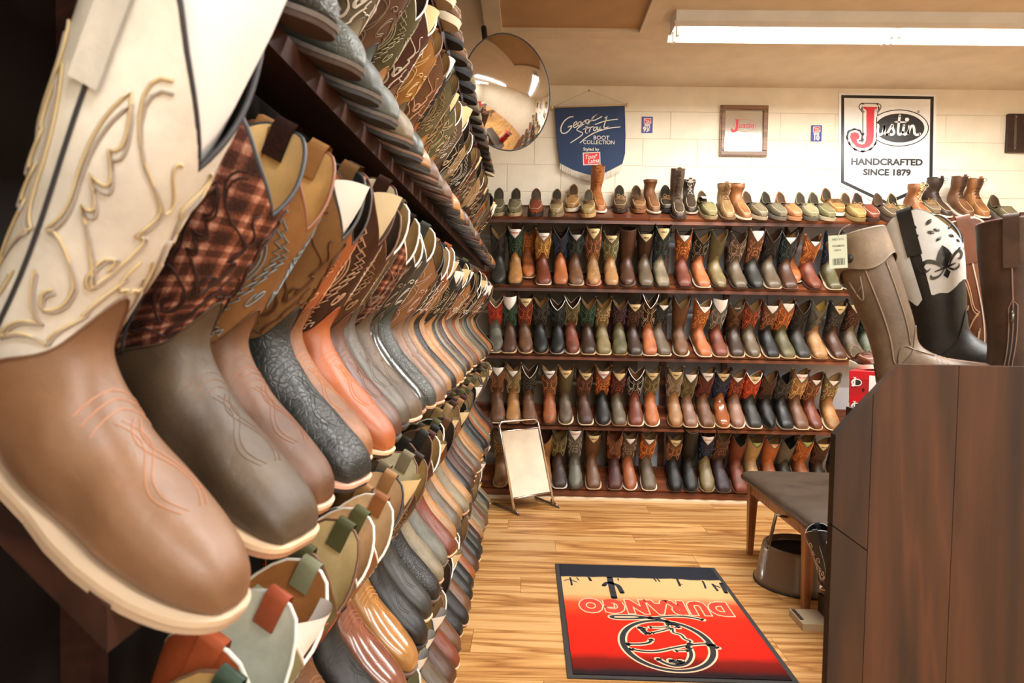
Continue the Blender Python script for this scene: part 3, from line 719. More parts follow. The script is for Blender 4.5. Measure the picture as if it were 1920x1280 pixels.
# strip lights: first one in view, the rest added out of frame for light
for i, (fx, fy, n) in enumerate(FIXTURES):
    lab = ['long white fluorescent strip light on the ceiling in front of the back wall', 'white fluorescent strip light added out of frame above the floor mat', 'white fluorescent strip light added unseen just behind the camera', 'white fluorescent strip light added unseen near the rear wall'][i]
    t = thing('strip_light', lab, 'light', (fx, fy, CEIL))
    Lx = 1.24 * n
    link('housing', MB().prism([(-.085, 0), (-.085, -.075), (.085, -.075), (.085, 0)], 0, Lx, Matrix(((0,0,1,0),(1,0,0,0),(0,1,0,0),(0,0,0,1)))).mesh('housing', False), plain('e6e8e8', .4), t)
    for sg in (-1, 1): link('reflector', MB().prism([(sg*.085, -.06), (sg*.115, -.10), (sg*.113, -.104), (sg*.083, -.065)], -.01, Lx + .01, Matrix(((0,0,1,0),(1,0,0,0),(0,1,0,0),(0,0,0,1)))).mesh('reflector', False), plain('f2f2f0', .3), t)
    for k in range(n):
        for sg in (-1, 1):
            link('tube', MB().tube([(.03 + 1.24*k, sg*.045, -.105), (1.21 + 1.24*k, sg*.045, -.105)], .017, 12).mesh('tube'), emis('fff6e6', 14), t)
            for e in (.018 + 1.24*k, 1.218 + 1.24*k): link('tube_holder', MB().box(e-.008, e+.008, sg*.045-.015, sg*.045+.015, -.13, -.075).mesh('holder', False), M_WHITE, t)
# ------------------------------------------------------------------ racks
TH = math.radians(26); cT, sT = math.cos(TH), math.sin(TH)
YF = 4.83
BZ = [at(1000, y, YF).z for y in (406, 534, 662, 793, 912)]
def plank_back(z, x0, x1, mat, root):
    # slanted board: front top edge at (YF, z)
    poly = [(0, 0), (.235*cT, .235*sT), (.235*cT + .024*sT*-1, .235*sT - .024), (0.0, -.045), (-.004, -.02)]
    poly = [(0, 0), (.235*cT, .235*sT), (.235*cT + .010, .235*sT - .022), (.012, -.024)]
    me = MB().prism(poly, 0, x1 - x0, Matrix(((0,0,1,0),(1,0,0,0),(0,1,0,0),(0,0,0,1)))).mesh('plank', False)
    return link('shelf_board', me, mat, root, (x0, 0, z))
rk = thing('boot_rack', 'dark wood rack of five slanted shelves along the cream back wall', 'shelf', (0, YF, 0))
for z in BZ:
    for x0, x1 in ((-.55, .84), (.84, 1.30), (1.30, 3.9)):
        if z == BZ[3]: x0 = x0; 
        plank_back(z, x0, x1 - .002, M_DARK, rk)
    link('shelf_apron', MB().box(-.55, 3.9, .003, .02, z - .042, z - .02).mesh('apron', False), M_DARK, rk)
    link('heel_stop', MB().box(-.55, 3.9, .235*cT + .004, .235*cT + .022, z + .235*sT - .03, z + .235*sT + .012).mesh('stop', False), M_DARK, rk)
for px in (965, 1150, 1250, 1366):
    x = at(px, 450, 5.1).x; link('upright', MB().box(x-.02, x+.02, .27, .30, 0, BZ[0] + .1).mesh('upright', False), M_DARK, rk)
link('kick_board', MB().box(-.55, 3.9, .0, .018, 0.0, BZ[4] - .02).mesh('kick', False), M_DARK, rk)
M_GREY = plain('c6cbd6', .8)
for x0, x1 in ((-.55, .83), (.83, 1.28), (1.28, 1.78), (1.78, 3.9)):
    link('back_panel', MB().box(x0 + .002, x1 - .002, .31, .318, .0, BZ[0] + .06).mesh('panel', False), plain('91887b', .8) if x0 < .5 else M_GREY, rk)
w1 = thing('wire', 'thin black wire drooping across the panel above the top boot shelf', 'cable', (0, 5.1, 0))
pts = [(960, 436), (1000, 431), (1050, 436), (1090, 430), (1145, 421), (1160, 421), (1190, 431), (1230, 437), (1280, 434), (1320, 430), (1345, 427), (1372, 431), (1405, 444)]
link('wire', MB().tube([at(x, y, 5.1) - Vector((0, 5.1, 0)) for x, y in pts], .0022, 5).mesh('wire'), plain('1a1614', .6), w1)

TH = math.radians(27); cT, sT = math.cos(TH), math.sin(TH)
LXF = -.285                                        # front edge of the left shelves
LZ = {'E': 2.20, 'D': 1.62, 'A': 1.095, 'B': .575, 'C': .10}
lk = thing('boot_rack', 'tall dark wood rack of slanted shelves packed with boots along the left wall', 'shelf', (LXF, 0, 0))
for k, z in LZ.items():
    y0 = .455 if k == 'A' else .2
    d = .27
    top = [(0, 0), (-d*cT, .10 if k == 'A' else 0)]
    vs = []
    for (xx, yy) in top:
        zt = -xx / cT * sT
        vs += [(xx, y0 + yy, zt), (xx, y0 + yy, zt - .032)]
    for xx in (0, -d*cT):
        zt = -xx / cT * sT; vs += [(xx, 4.55, zt), (xx, 4.55, zt - .032)]
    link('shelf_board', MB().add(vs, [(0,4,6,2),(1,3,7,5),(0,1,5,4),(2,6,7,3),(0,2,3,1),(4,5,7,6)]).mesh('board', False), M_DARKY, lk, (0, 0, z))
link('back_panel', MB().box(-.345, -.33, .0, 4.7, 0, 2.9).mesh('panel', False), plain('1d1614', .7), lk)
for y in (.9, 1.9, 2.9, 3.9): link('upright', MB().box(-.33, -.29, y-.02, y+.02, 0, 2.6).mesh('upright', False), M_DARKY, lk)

# ------------------------------------------------------------------ rows of boots
THB = math.radians(26); THL = math.radians(27)
ORD = ['first','second','third','fourth','fifth','sixth','seventh','eighth','ninth','tenth','eleventh','twelfth','thirteenth','fourteenth','fifteenth','sixteenth','seventeenth','eighteenth','nineteenth','twentieth']
def nth(i):
    if i < 20: return ORD[i]
    if i < 29: return 'twenty-' + ORD[i - 20]
    if i == 29: return 'thirtieth'
    if i < 39: return 'thirty-' + ORD[i - 30]
    if i == 39: return 'fortieth'
    return 'forty-' + ORD[i - 40]
# named leather tones
T = {'tan': 'b9804e', 'gold tan': 'b97b3c', 'light tan': 'c79c6c', 'brown': '7a4c30', 'dark brown': '43281c', 'chocolate brown': '5a3424', 'grey brown': '6d5848', 'black': '1f1d1d',
     'charcoal': '35322f', 'red brown': '84391f', 'orange brown': 'b05a25', 'orange tan': 'c5682f', 'red': 'b8321c', 'orange red': 'c23c18', 'green': '2b4638', 'dark green': '22372e',
     'olive': '675c3c', 'navy': '1f2a40', 'teal black': '1e2a2c', 'maroon': '5a2620', 'purple brown': '3b2630', 'olive tan': '8d7650', 'grey': '6f6a64', 'pink brown': '9c6a5a', 'white': 'e9e4dc', 'grey green': '66695c', 'blue grey': '555c63', 'camouflage': '6f6a4a', 'taupe': '8b7966'}
rng = random.Random(11)
def back_T(px, row, setback=0.0):
    cT, sT = math.cos(THB), math.sin(THB); z = BZ[row]; x = at(px, (406, 534, 662, 793, 912)[row] , YF - .03).x
    o = .035 - setback
    return Vector((x, YF - o*cT, z - o*sT))
def back_place(px, row, L=.296, yaw=0.0, setback=0.0, sc_=1.0):
    cT, sT = math.cos(THB), math.sin(THB); T_ = back_T(px, row, setback); L *= sc_
    yw = math.radians(-90 + yaw)
    dirx = Vector((math.cos(yw) * cT, math.sin(yw) * cT, -sT))
    return T_ - dirx * L, (0, THB, yw)
ROWN = ['', 'highest', 'second', 'third', 'lowest']
def boot_row(row, rowname, data, grp):
    for i, d in enumerate(data):
        px, vc, s_c = d[0], d[1], d[2]; o = d[3] if len(d) > 3 else {}
        o = dict(o); card = o.get('card'); sc_ = o.get('scale', rng.uniform(.98, 1.04)) * o.get('h', 1)
        loc, rot = back_place(px, row, yaw=o.get('yaw', rng.uniform(-5, 5)), setback=o.get('sb', 0), sc_=sc_)
        lab = o.get('label')
        if not lab:
            lab = vc + ' boot' + ('' if s_c == vc else ' with ' + s_c + ' shaft') + ', ' + nth(i) + ' from left, ' + rowname
        hs = o.get('hs', rng.choice([.78, .82, .87]))
        make_boot(lab, loc, rot, vamp=T[vc], shaft=T[s_c], sole=o.get('sole', rng.choice(['d9b890', 'd9b890', '9a7350', 'e3d2b0'])), lining=o.get('lin', rng.choice(['b98a5c', '6b4a36', 'c59a66'])),
                  card=card, kind=o.get('kind', rng.choice(['smooth', 'oiled', 'oiled'])), skind='smooth', stitch=o.get('st', '%02x%02x%02x' % tuple(min(255, int(int(T[s_c][k:k+2], 16) * 1.5 + 26)) for k in (0, 2, 4))),
                  pat=o.get('pat', rng.choice(['flame', 'scroll', 'zig'])), toe=o.get('toe', rng.choice(['square', 'square', 'square', 'round'])), hs=hs, dip=o.get('dip', 2.3), scale=sc_, wfac=1.10,
                  pipe=o.get('pipe'), text=o.get('text'), txcol=o.get('txcol', '4a3a28'), group=grp, cardtype=o.get('ct', 'card'), sw=.0011, slim=o.get('slim', .96), heelc='2a1c14', extra=False)
c = dict
AR = 'ARIAT'
R2 = [(933,'charcoal','black',c(toe='round',sole='2a241f',scale=1.02)), (964,'gold tan','dark green',c(card='white',text='TWISTED X',txcol='c23a3a',sole='2a241f')),
 (990,'orange tan','orange tan',c(sb=.12,sole='e6d6b4',hs=.8,toe='round',label='orange tan wedge sole boot set back, third from left, highest boot shelf')),
 (1019,'red brown','gold tan',c(card='white',text='JUSTIN',txcol='b05a4a',sole='e8dcc4')), (1050,'orange tan','navy',c(lin='3a241c',sole='3a2c22')), (1080,'brown','teal black',c(card='grey',hs=.84,ct='card_low',sole='cbb79a')),
 (1112,'tan','brown',c(card='tan',text=AR,hs=.98,sole='c98a78')), (1146,'tan','camouflage',c(card='tan',text=AR,sole='3a2c22')), (1176,'chocolate brown','chocolate brown',c(dip=.15,pat=None,toe='round',sole='6b5a50',lin='4a3026')),
 (1211,'grey brown','dark brown',c(card='tan',text=AR,pat=None,sole='3a322c')), (1243,'taupe','teal black',c(card='tan',text=AR,hs=1.04,sole='4a3c30')), (1283,'red brown','orange brown',c(card='white',ct='card_low',sole='4a2c20')),
 (1320,'orange tan','black',c(lin='d09a5c',sole='ecdcc0',st='8a7a66')), (1352,'olive tan','olive',c(sole='4a3a2c',pat=None)), (1389,'grey brown','grey brown',c(sole='4a443c')), (1421,'charcoal','brown',c(card='white',toe='round',sole='2a2826',hs=1.0)),
 (1452,'grey brown','black',c(sole='c9b294')), (1483,'chocolate brown','teal black',c(sole='7a5a4a',card='white',ct='card_low')), (1503,'orange tan','brown',c(sb=.12,sole='e6d6b4',hs=.8,toe='round',label='orange tan wedge sole boot set back, nineteenth from left, highest boot shelf')),
 (1531,'red brown','orange brown',c(card='white',ct='card_low',toe='round',sole='4a3028')), (1567,'olive','navy',c(sole='dcc6a0')), (1598,'charcoal','black',c(sole='b0a48c')), (1632,'brown','dark brown',{}), (1664,'taupe','brown',{})]
R3 = [(928,'grey','red',c(sole='dcc6a0',pipe='e8e4dc')), (953,'chocolate brown','green',c(card='white',ct='card_tall')), (985,'brown','red brown',c(card='tan',text=AR)), (1014,'black','charcoal',c(lin='c08a4c',sole='8a6a50')),
 (1043,'black','teal black',c(pipe='f0ece4',lin='5a3a2a',toe='round',sole='a8a29a')), (1073,'red brown','olive',c(pipe='f0ece4',lin='6a3a26',toe='round')), (1103,'dark brown','green',c(lin='c9925a')), (1132,'olive tan','olive tan',c(lin='d09a4c',sole='e3cfa6')),
 (1162,'olive','purple brown',c(lin='b98a5c')), (1191,'dark brown','dark brown',c(card='tan',text=AR,sole='8a8078')), (1219,'orange tan','dark brown',c(pipe='f0ece4',lin='9a6438',st='d9c6a0',hs=.98,sole='eedcc0')),
 (1247,'grey brown','teal black',c(yaw=12,lin='d09a4c',card='white',ct='card_low',sole='ecd8b4')), (1279,'brown','brown',c(pat=None)), (1323,'orange tan','orange tan',c(pipe='f0ece4',card='white',ct='card_low',sole='f0e2c8',yaw=8)), (1353,'red brown','grey',c(card='white',ct='card_tall')),
 (1383,'dark brown','brown',c(card='3c3a30',text=AR,txcol='c9c0a0',pat='zig',st='1f1410')), (1415,'grey brown','red brown',c(lin='c99c68')), (1450,'black','brown',c(kind='croc',card='white',lin='9a7050')), (1480,'olive','orange brown',c(card='white',lin='c09468')),
 (1509,'charcoal','black',c(kind='oiled')), (1540,'tan','grey',c(lin='d0a850',st='4a4642')), (1577,'chocolate brown','charcoal',c(card='tan',text=AR)), (1609,'grey brown','dark brown',c(kind='python',card='tan')), (1640,'grey green','dark green',c(kind='python')), (1672,'brown','brown',{})]
R4 = [(932,'brown','brown',c(card='white')), (960,'gold tan','olive tan',c(card='white',lin='c8935a',ct='card_low')), (992,'brown','charcoal',c(pipe='cfc8bc')), (1028,'orange brown','brown',c(card='white',text='LAREDO',txcol='3a3a3a',toe='round',sole='4a3a2a')),
 (1060,'grey brown','olive',c(card='tan',text=AR,pat=None)), (1099,'chocolate brown','chocolate brown',c(card='tan',text=AR)), (1131,'black','orange brown',c(card='white',text='LAREDO',txcol='c23a3a',toe='round',sole='9a8274')), (1162,'grey brown','maroon',c(card='tan')),
 (1192,'red brown','black',c(pipe='f0ece4',lin='a06a40',st='cfc8bc',sole='e6ceb0')), (1223,'orange tan','olive',c(card='tan',text=AR,sole='e8dcc4')), (1267,'tan','taupe',c(card='tan',text=AR,toe='round')), (1296,'pink brown','olive',c(card='white',sole='e8c8a4',lin='d0a070',kind='ostrich')),
 (1328,'brown','maroon',c(card='white',text='JUSTIN',txcol='3a3a3a')), (1357,'orange brown','navy',c(card='tan',text=AR,toe='round',kind='shiny')), (1384,'pink brown','red brown',c(card='white',lin='b98a5c',kind='ostrich',sole='e8cfb4',ct='card_low')),
 (1417,'charcoal','orange red',c(card='tan',text=AR,pipe='f0ece4',sole='e3cdb0')), (1447,'black','dark brown',c(toe='pointed',lin='b07a48',sole='3a3430',slim=.9)), (1477,'black','charcoal',c(sole='8a8278',lin='1c1a1a')), (1505,'brown','tan',c(card='white',text='RED WING',txcol='c86a5a',lin='a8763c')),
 (1533,'red brown','brown',c(lin='9a4a30',card='white',ct='card_low')), (1564,'gold tan','olive tan',c(lin='c9935c',card='white',ct='card_low'))]
R5 = [(936,'tan','tan',c(label='tan boot half hidden at far left of the lowest back shelf')), (1020,'gold tan','gold tan',c(pat=None,lin='6b3a26',label='gold tan boot behind the chrome floor mirror on the lowest shelf')), (1049,'dark brown','olive',c(kind='croc',toe='square',sole='e0dcd4')), (1077,'grey','grey',c(card='white',text='LAREDO',txcol='b06a6a',toe='round',sole='4a4642',scale=1.02,hs=1.0)),
 (1113,'brown','brown',c(card='tan',text=AR,pat=None)), (1152,'maroon','brown',c(lin='a8552e',sole='8a6a5a',hs=.98)), (1182,'orange brown','grey brown',c(card='white',ct='card_low',sole='efe4d0',lin='c0906a')), (1218,'grey brown','orange brown',c(card='white',ct='card_low',sole='e8d6b8',lin='d0a070')),
 (1267,'black','brown',c(card='tan',text=AR,toe='round',sole='2a2624')), (1296,'black','black',c(dip=.2,pat=None,hs=1.08,lin='8a5a44',toe='round',sole='3a3634')), (1327,'olive tan','navy',c(card='white',text='JUSTIN',txcol='b06a6a',sole='8a7a60')), (1358,'purple brown','chocolate brown',c(kind='python',lin='c0a070',sole='5a4a40',hs=1.0)),
 (1390,'red brown','red brown',c(pat=None,lin='4a3a30',sole='6a3a2a')), (1421,'light tan','light tan',c(card='green',ct='card_low',pat=None)), (1454,'orange tan','orange tan',c(card='tan',text='RED WING',txcol='c86a5a',pat=None,ct='card_low')), (1484,'charcoal','grey',c(pat=None,lin='2a2624')), (1516,'orange brown','orange brown',c(card='green',ct='card_low')), (1546,'dark brown','dark brown',c(card='tan',text=AR)), (1580,'brown','black',{})]
boot_row(1, 'highest boot shelf of back wall', R2, 'boots on the highest boot shelf of the back wall')
boot_row(2, 'second boot shelf of back wall', R3, 'boots on the second boot shelf of the back wall')
boot_row(3, 'third boot shelf of back wall', R4, 'boots on the third boot shelf of the back wall')
boot_row(4, 'lowest shelf of back wall', R5, 'boots on the lowest shelf of the back wall')
# top shelf shoes
S1 = [(930,'slip','6c6248','8a7c60'),(961,'slip','7c7058','a08c68'),(1001,'slip','8a3e26','2a2422'),(1040,'moc','9c8058','7a6a50'),(1071,'slip','b07a42','e8dcc4',.13),(1100,'boat','a5834f','b09060'),(1129,'L','b5652a','e8e2d4',.12,.55,'c87a3a'),
 (1165,'boat','6a4c36','3c2c26',.12),(1202,'boat','96623c','8a5c3e',.12),(1234,'L','8e5630','e4d6b8',.12,.10,None),(1256,'boat','3c2c24','2a2422',.14),(1274,'L','5c4436','3a3634',0,.62,'3c2c24'),(1303,'L','4c382c','d8ccb0',.12,.12,'c9c0b0'),
 (1334,'slip','8e8058','9a8c68'),(1368,'L','a87a4c','7c6248',0,.16,'6a4a30'),(1401,'L','b06a38','ecdcb8',0,.16,None),(1431,'slip','7e6c56','a8987c'),(1467,'slip','77695a','6c6258'),(1495,'slip','bb6e3c','b08058'),(1525,'slip','96886c','5c564c'),(1558,'slip','837855','b0a488'),
 (1587,'boat','b0783c','efe4cc',.12),(1614,'boat','a5854c','8a7448'),(1640,'slip','85351f','3a2622'),(1678,'boat','6c5648','4c3c34'),(1710,'boat','a58c58','a88c60'),(1745,'L','ac6430','33302c',0,.22,'e0c890'),(1772,'boat','7c6450','cfc2a8',.12),(1797,'L','4c3228','e4dcc6',.12,.30,'2c1e18'),(1838,'L','7c4a28','ddd2ba',.12,.36,'3c281c'),(1868,'L','b06c34','ddd2ba',.12,.30,'4c3020'),(1902,'slip','7a6a50','6c6258')]
CN = {'6c6248':'olive grey','7c7058':'grey olive','8a3e26':'red brown','9c8058':'olive tan','b07a42':'golden tan','a5834f':'tan','b5652a':'bright orange tan','6a4c36':'brown','96623c':'mid brown','8e5630':'brown','3c2c24':'very dark','5c4436':'tall dark brown','4c382c':'dark brown','8e8058':'pale olive','a87a4c':'tan','b06a38':'orange tan','7e6c56':'taupe','77695a':'grey','bb6e3c':'orange tan','96886c':'beige grey','837855':'olive','b0783c':'golden tan','a5854c':'tan','85351f':'red brown','6c5648':'dark taupe','a58c58':'sand','ac6430':'orange tan','7c6450':'brown','4c3228':'dark brown','7c4a28':'brown','b06c34':'orange tan','7a6a50':'olive brown'}
for i, d in enumerate(S1):
    px, st, col, sole = d[:4]; sb = d[4] if len(d) > 4 else 0
    sc_ = 1.0 if st == 'L' else 1.04
    loc, rot = back_place(px, 0, yaw=rng.uniform(-9, 9) + (8 if px > 1400 else 0), setback=sb, sc_=sc_)
    g = 'shoes on the top shelf of the back wall'
    nm = {'slip': 'slip-on shoe', 'boat': 'laced moccasin shoe', 'moc': 'moccasin chukka', 'L': 'lace-up boot'}[st]
    if st == 'L' and d[6] is None: nm = 'pull-on moccasin boot'
    lab = CN[col] + ' ' + nm + ', ' + nth(i) + ' from left, top shelf of back wall'
    if st == 'L': make_lacer(lab, loc, rot, col, d[5], sole, lace=d[6] or '4a3526', scale=sc_, laces=d[6] is not None, group=g, name='lace_up_boot' if d[6] else 'pull_on_boot', card='white' if px == 1401 else None, lining='b08a5c')
    else: make_shoe(lab, loc, rot, st, col, sole, scale=sc_, group=g, card='white' if px == 1334 else None, lining=rng.choice(['3a302a', '5a4030', '4a4038']), elastic=rng.choice(['5a5044', '4a4038']), kind=rng.choice(['smooth', 'suede']), lace=rng.choice(['6a4a30', 'b08a5a']))

# ------------------------------------------------------------------ left wall rows
def left_place(Y, k, over=.035, L=.296, yaw=0, sc_=1.0):
    cT, sT = math.cos(THL), math.sin(THL); z = LZ[k]; T_ = Vector((LXF + over*cT, Y, z - over*sT)); yw = math.radians(yaw)
    d = Vector((math.cos(yw)*cT, math.sin(yw)*cT, -sT))
    return T_ - d * L * sc_, (0, THL, yw)
VC = ['brown','chocolate brown','grey brown','tan','orange brown','charcoal','black','dark brown','red brown','taupe','gold tan','grey']
SC = ['brown','dark brown','olive','tan','black','chocolate brown','maroon','orange brown','grey brown','teal black','light tan','camouflage']
A = [(.49,'brown','white',c(over=.075,kind='smooth',dip=2.7,vh='94664c',sh='e6e1d8',st='cdb88c',pipe='2c2c30',card='fbfbfa',ct='card_tall',pat='flame',sw=.0012,res=2,accent='a79c92',scale=1.0,hs=1.12,sole='cdb79c',outs='b49c84',label='white shaft boot with tan flame stitching, nearest on the chest-high left shelf')),
 (.646,'grey brown','brown',c(kind='oiled',plaid=1,st='3a201a',pipe='3c4248',lin='dcb878',res=2,sole='e6c8a4',vh='5f4a3b',outs='b08468',label='sequinned plaid shaft boot with grey brown foot, beside the white boot')),
 (.757,'brown','tan',c(kind='oiled',sh='a8713f',st='8a9aa0',lin='d9ac64',res=2,pipe='8a5a44',sole='eecbb0',vh='7a4c33',outs='a8704c',label='tan shaft boot with blue and orange stitching, third from the camera')),
 (.88,'black','gold tan',c(sh='8a5e34',st='5a3618',card='white',lin='22252c',pipe='3a3a3a',res=2,kind='croc',sole='e6b8a0',outs='2c2a2c',vh='2c2f32',label='brown suede shaft boot with black textured foot and white card')),
 (.978,'orange brown','orange tan',c(kind='oiled',vh='a2643c',sh='c86a34',st='e0a070',lin='3a2a22',sole='cdb49c',res=2,toe='round',label='bright orange shaft boot with tan brown foot behind the black footed one')),
 (1.077,'orange tan','dark brown',c(kind='smooth',vh='c4622c',sh='3e1c12',st='c09a7a',lin='d8cba6',card='d8cba6',pat='zig',sw=.0015,res=2,sole='f0d2ac',pipe='4c2418',hs=1.04,label='dark brown shaft boot with pale zigzag stitching and bright orange foot')),
 (1.18,'red brown','chocolate brown',c(kind='smooth',vh='6c4030',toe='round',sole='5a5654')), (1.285,'grey brown','grey brown',c(kind='smooth',vh='60524a',toe='round',sole='4c4a4a')), (1.39,'brown','brown',c(kind='oiled',vh='6c5444',sole='f0cdb0',plaid=1)),
 (1.49,'charcoal','charcoal',c(vh='3e4042',toe='round',kind='shiny',lin='d8a860',pipe='e8e4de',sole='c99a80')), (1.595,'charcoal','charcoal',c(vh='4a4c4e',sh='4c4e50',pipe='e8e4de',toe='round')), (1.70,'brown','tan',c(vh='8e6450',sh='a9724a',st='c8a090',sole='e2b494')),
 (1.80,'pink brown','brown',c(vh='8a6a60',kind='ostrich',sole='e6c4a8',toe='round')), (1.905,'tan','navy',c(vh='a87448',pipe='eeeae2',lin='e0bc7c',toe='round')), (2.01,'black','orange brown',c(kind='croc',lin='e0b87c')), (2.115,'orange tan','tan',c(vh='b97c4c',card='e8cf9c',toe='round'))]
ALAB = {}
def left_row(k, data, y0, y1, rowname, grp, step=.112, seed=1):
    rg = random.Random(seed); i = 0; Y = y0
    items = list(data)
    if items: Y = items[-1][0] + step
    while Y < y1:
        items.append((Y, rg.choice(VC), rg.choice(SC), {})); Y += step * rg.uniform(.93, 1.07)
    for i, (Y, vc, s_c, o) in enumerate(items):
        sc_ = o.get('scale', rg.uniform(.95, 1.02)); 
        loc, rot = left_place(Y, k, o.get('over', rg.uniform(.055, .072)), yaw=o.get('yaw', -14 + rg.uniform(-2.5, 2.5)), sc_=sc_)
        lab = o.get('label') or (vc + ' boot' + ('' if s_c == vc else ' with ' + s_c + ' shaft') + ', ' + nth(i) + ' from camera, ' + rowname)
        sh = o.get('sh', T[s_c])
        make_boot(lab, loc, rot, vamp=o.get('vh', T[vc]), shaft=sh, sole=o.get('sole', rg.choice(['e0c09a', 'd9b48a', 'c99c78', '6a5a4e', '3a3430'] if k != 'D' else ['5a5654', '6e6862', '8a7060', '3a3836', '6a5048'])),
                  lining=o.get('lin', rg.choice(['d0a468', 'b98a5c', 'c59a66', '5a4438', '2a2826'])), card=o.get('card', None if o.get('lin') else rg.choice([None] * 6 + ['tan', 'white'])), ct_=None if False else None,
                  kind=o.get('kind', rg.choice(['smooth', 'oiled', 'smooth', 'oiled', 'smooth', 'croc', 'ostrich'])), skind='smooth',
                  stitch=o.get('st', rg.choice(['c9b08a', 'd8cdb8', 'b09068', '8a7660'])), pat=o.get('pat', rg.choice(['flame', 'zig', 'scroll'])), toe=o.get('toe', rg.choice(['square', 'square', 'round'])),
                  hs=o.get('hs', rg.choice([.9, .96, 1.0])), dip=o.get('dip', rg.choice([1.8, 2.3, 2.3])), scale=sc_, pipe=o.get('pipe', rg.choice(['3a2d24', 'e8e2d6', '6a4a34', '2a2a2a'])), group=grp,
                  cardtype=o.get('ct', 'card'), res=o.get('res', 1), sw=o.get('sw', .0011), accent=o.get('accent'), shaft_mat=plaid() if o.get('plaid') else None, extra=Y < 2.6, outs=o.get('outs', '3a2a20' if k != 'D' else rg.choice(['3c3a3a', '2e2c2c', '4a3a34', '444648'])))
_mk = make_boot
def make_boot(*a, **k):
    k.pop('ct_', None); return _mk(*a, **k)
left_row('A', A, .518, 4.42, 'chest-high left shelf', 'boots on the chest-high shelf of the left rack', seed=3)
Bd = [(.42,'olive','camouflage',c(label='dark boot with camouflage shaft, nearest on the knee-high left shelf')), (.54,'dark brown','green',{}), (.66,'brown','orange tan',c(sh='c4521e',skind='shiny',st='8a3a1a',pat=None,lin='c8cabc',pipe='c9ccc4',toe='round',label='glossy orange boot with strapped shaft, third from camera, knee-high left shelf')),
 (.78,'grey','grey green',c(sh='9a9c84',card='fbfbf8',lin='c07a3c',st='b8ba9c',ct='card')), (.90,'tan','olive',c(vh='b8803e',sh='5c5a38',lin='d8c088',st='b0502a',kind='shiny',toe='round')), (1.02,'brown','olive',c(sh='5e5c36',lin='d9b07c',st='c0602c')), (1.14,'black','orange brown',c(sh='a85f2c',lin='e0bc8c',pipe='f0e6d4',toe='round')),
 (1.26,'red brown','tan',c(vh='8a4c38',kind='shiny',lin='e0b888',toe='round',pat=None)), (1.38,'gold tan','taupe',c(kind='shiny',toe='round',lin='d8cba6',card='tan')), (1.50,'black','dark brown',c(toe='round')), (1.62,'charcoal','charcoal',c(toe='round')), (1.74,'black','maroon',c(kind='croc',toe='round'))]
left_row('B', Bd, .42, 4.42, 'knee-high left shelf', 'boots on the knee-high shelf of the left rack', seed=5)
Cd = [(1.2,'black','black',c(card='white',lin='22201e')), (1.33,'black','black',c(card='white',lin='22201e')), (1.46,'charcoal','black',c(lin='a09878')), (1.59,'black','charcoal',c(card='white')), (1.72,'dark brown','black',c(card='white')), (1.85,'brown','black',c(card='white',text='JUSTIN'))]
left_row('C', Cd, 1.2, 4.42, 'bottom left shelf', 'boots on the bottom shelf of the left rack', seed=8)
Dd = [(.60,'charcoal','brown',{}), (.73,'charcoal','dark brown',{}), (.86,'grey','olive',c(vh='5c6064',toe='round')), (.98,'charcoal','brown',c(vh='54585c',sh='6c5040',st='b09878',toe='round')), (1.10,'grey','red brown',c(vh='6a6c70',sh='8c3c1c',pat='zig',st='c07a50',toe='round',sw=.0014)), (1.22,'taupe','taupe',c(sh='6e6254',st='d8d0c0',sw=.0014,pat='flame')),
 (1.34,'grey','brown',c(vh='4e5256',sh='6a4432',toe='round')), (1.46,'tan','olive',c(sh='5a5236',st='b8b08c',pat='zig')), (1.58,'brown','maroon',c(pipe='f0e6d8')), (1.70,'grey brown','gold tan',c(sh='b4742c',st='e4c080',pat='scroll')), (1.82,'brown','brown',c(st='c89a78'))]
left_row('D', Dd, .6, 4.42, 'head-high left shelf', 'boots on the head-high shelf of the left rack', seed=13)
rg = random.Random(4); Y = 1.25; i = 0
while Y < 4.5:
    st = rg.choice(['boat', 'slip', 'L', 'slip', 'L']); col = rg.choice(['6b4630', '8a5c3c', '9a8a6c', '3a302a', 'a8693c', '7c6c58', '54402f']); sole = rg.choice(['2a2826', '35322e', 'd8ccb0', '4a3a30', '2c3036'])
    loc, rot = left_place(Y, 'E', .05, yaw=rg.uniform(-4, 4), sc_=.98); nm = {'boat': 'laced shoe', 'slip': 'slip-on shoe', 'L': 'lace-up boot'}[st]
    cn = {'6b4630': 'brown', '8a5c3c': 'mid brown', '9a8a6c': 'beige', '3a302a': 'black brown', 'a8693c': 'tan', '7c6c58': 'taupe', '54402f': 'dark brown'}[col]
    lab = cn + ' ' + nm + ', ' + nth(i) + ' from camera, topmost left shelf'
    g = 'shoes on the topmost shelf of the left rack'
    if st == 'L': make_lacer(lab, loc, rot, col, rg.choice([.12, .2]), sole, scale=.98, group=g)
    else: make_shoe(lab, loc, rot, st, col, sole, scale=.98, group=g)
    Y += .15; i += 1
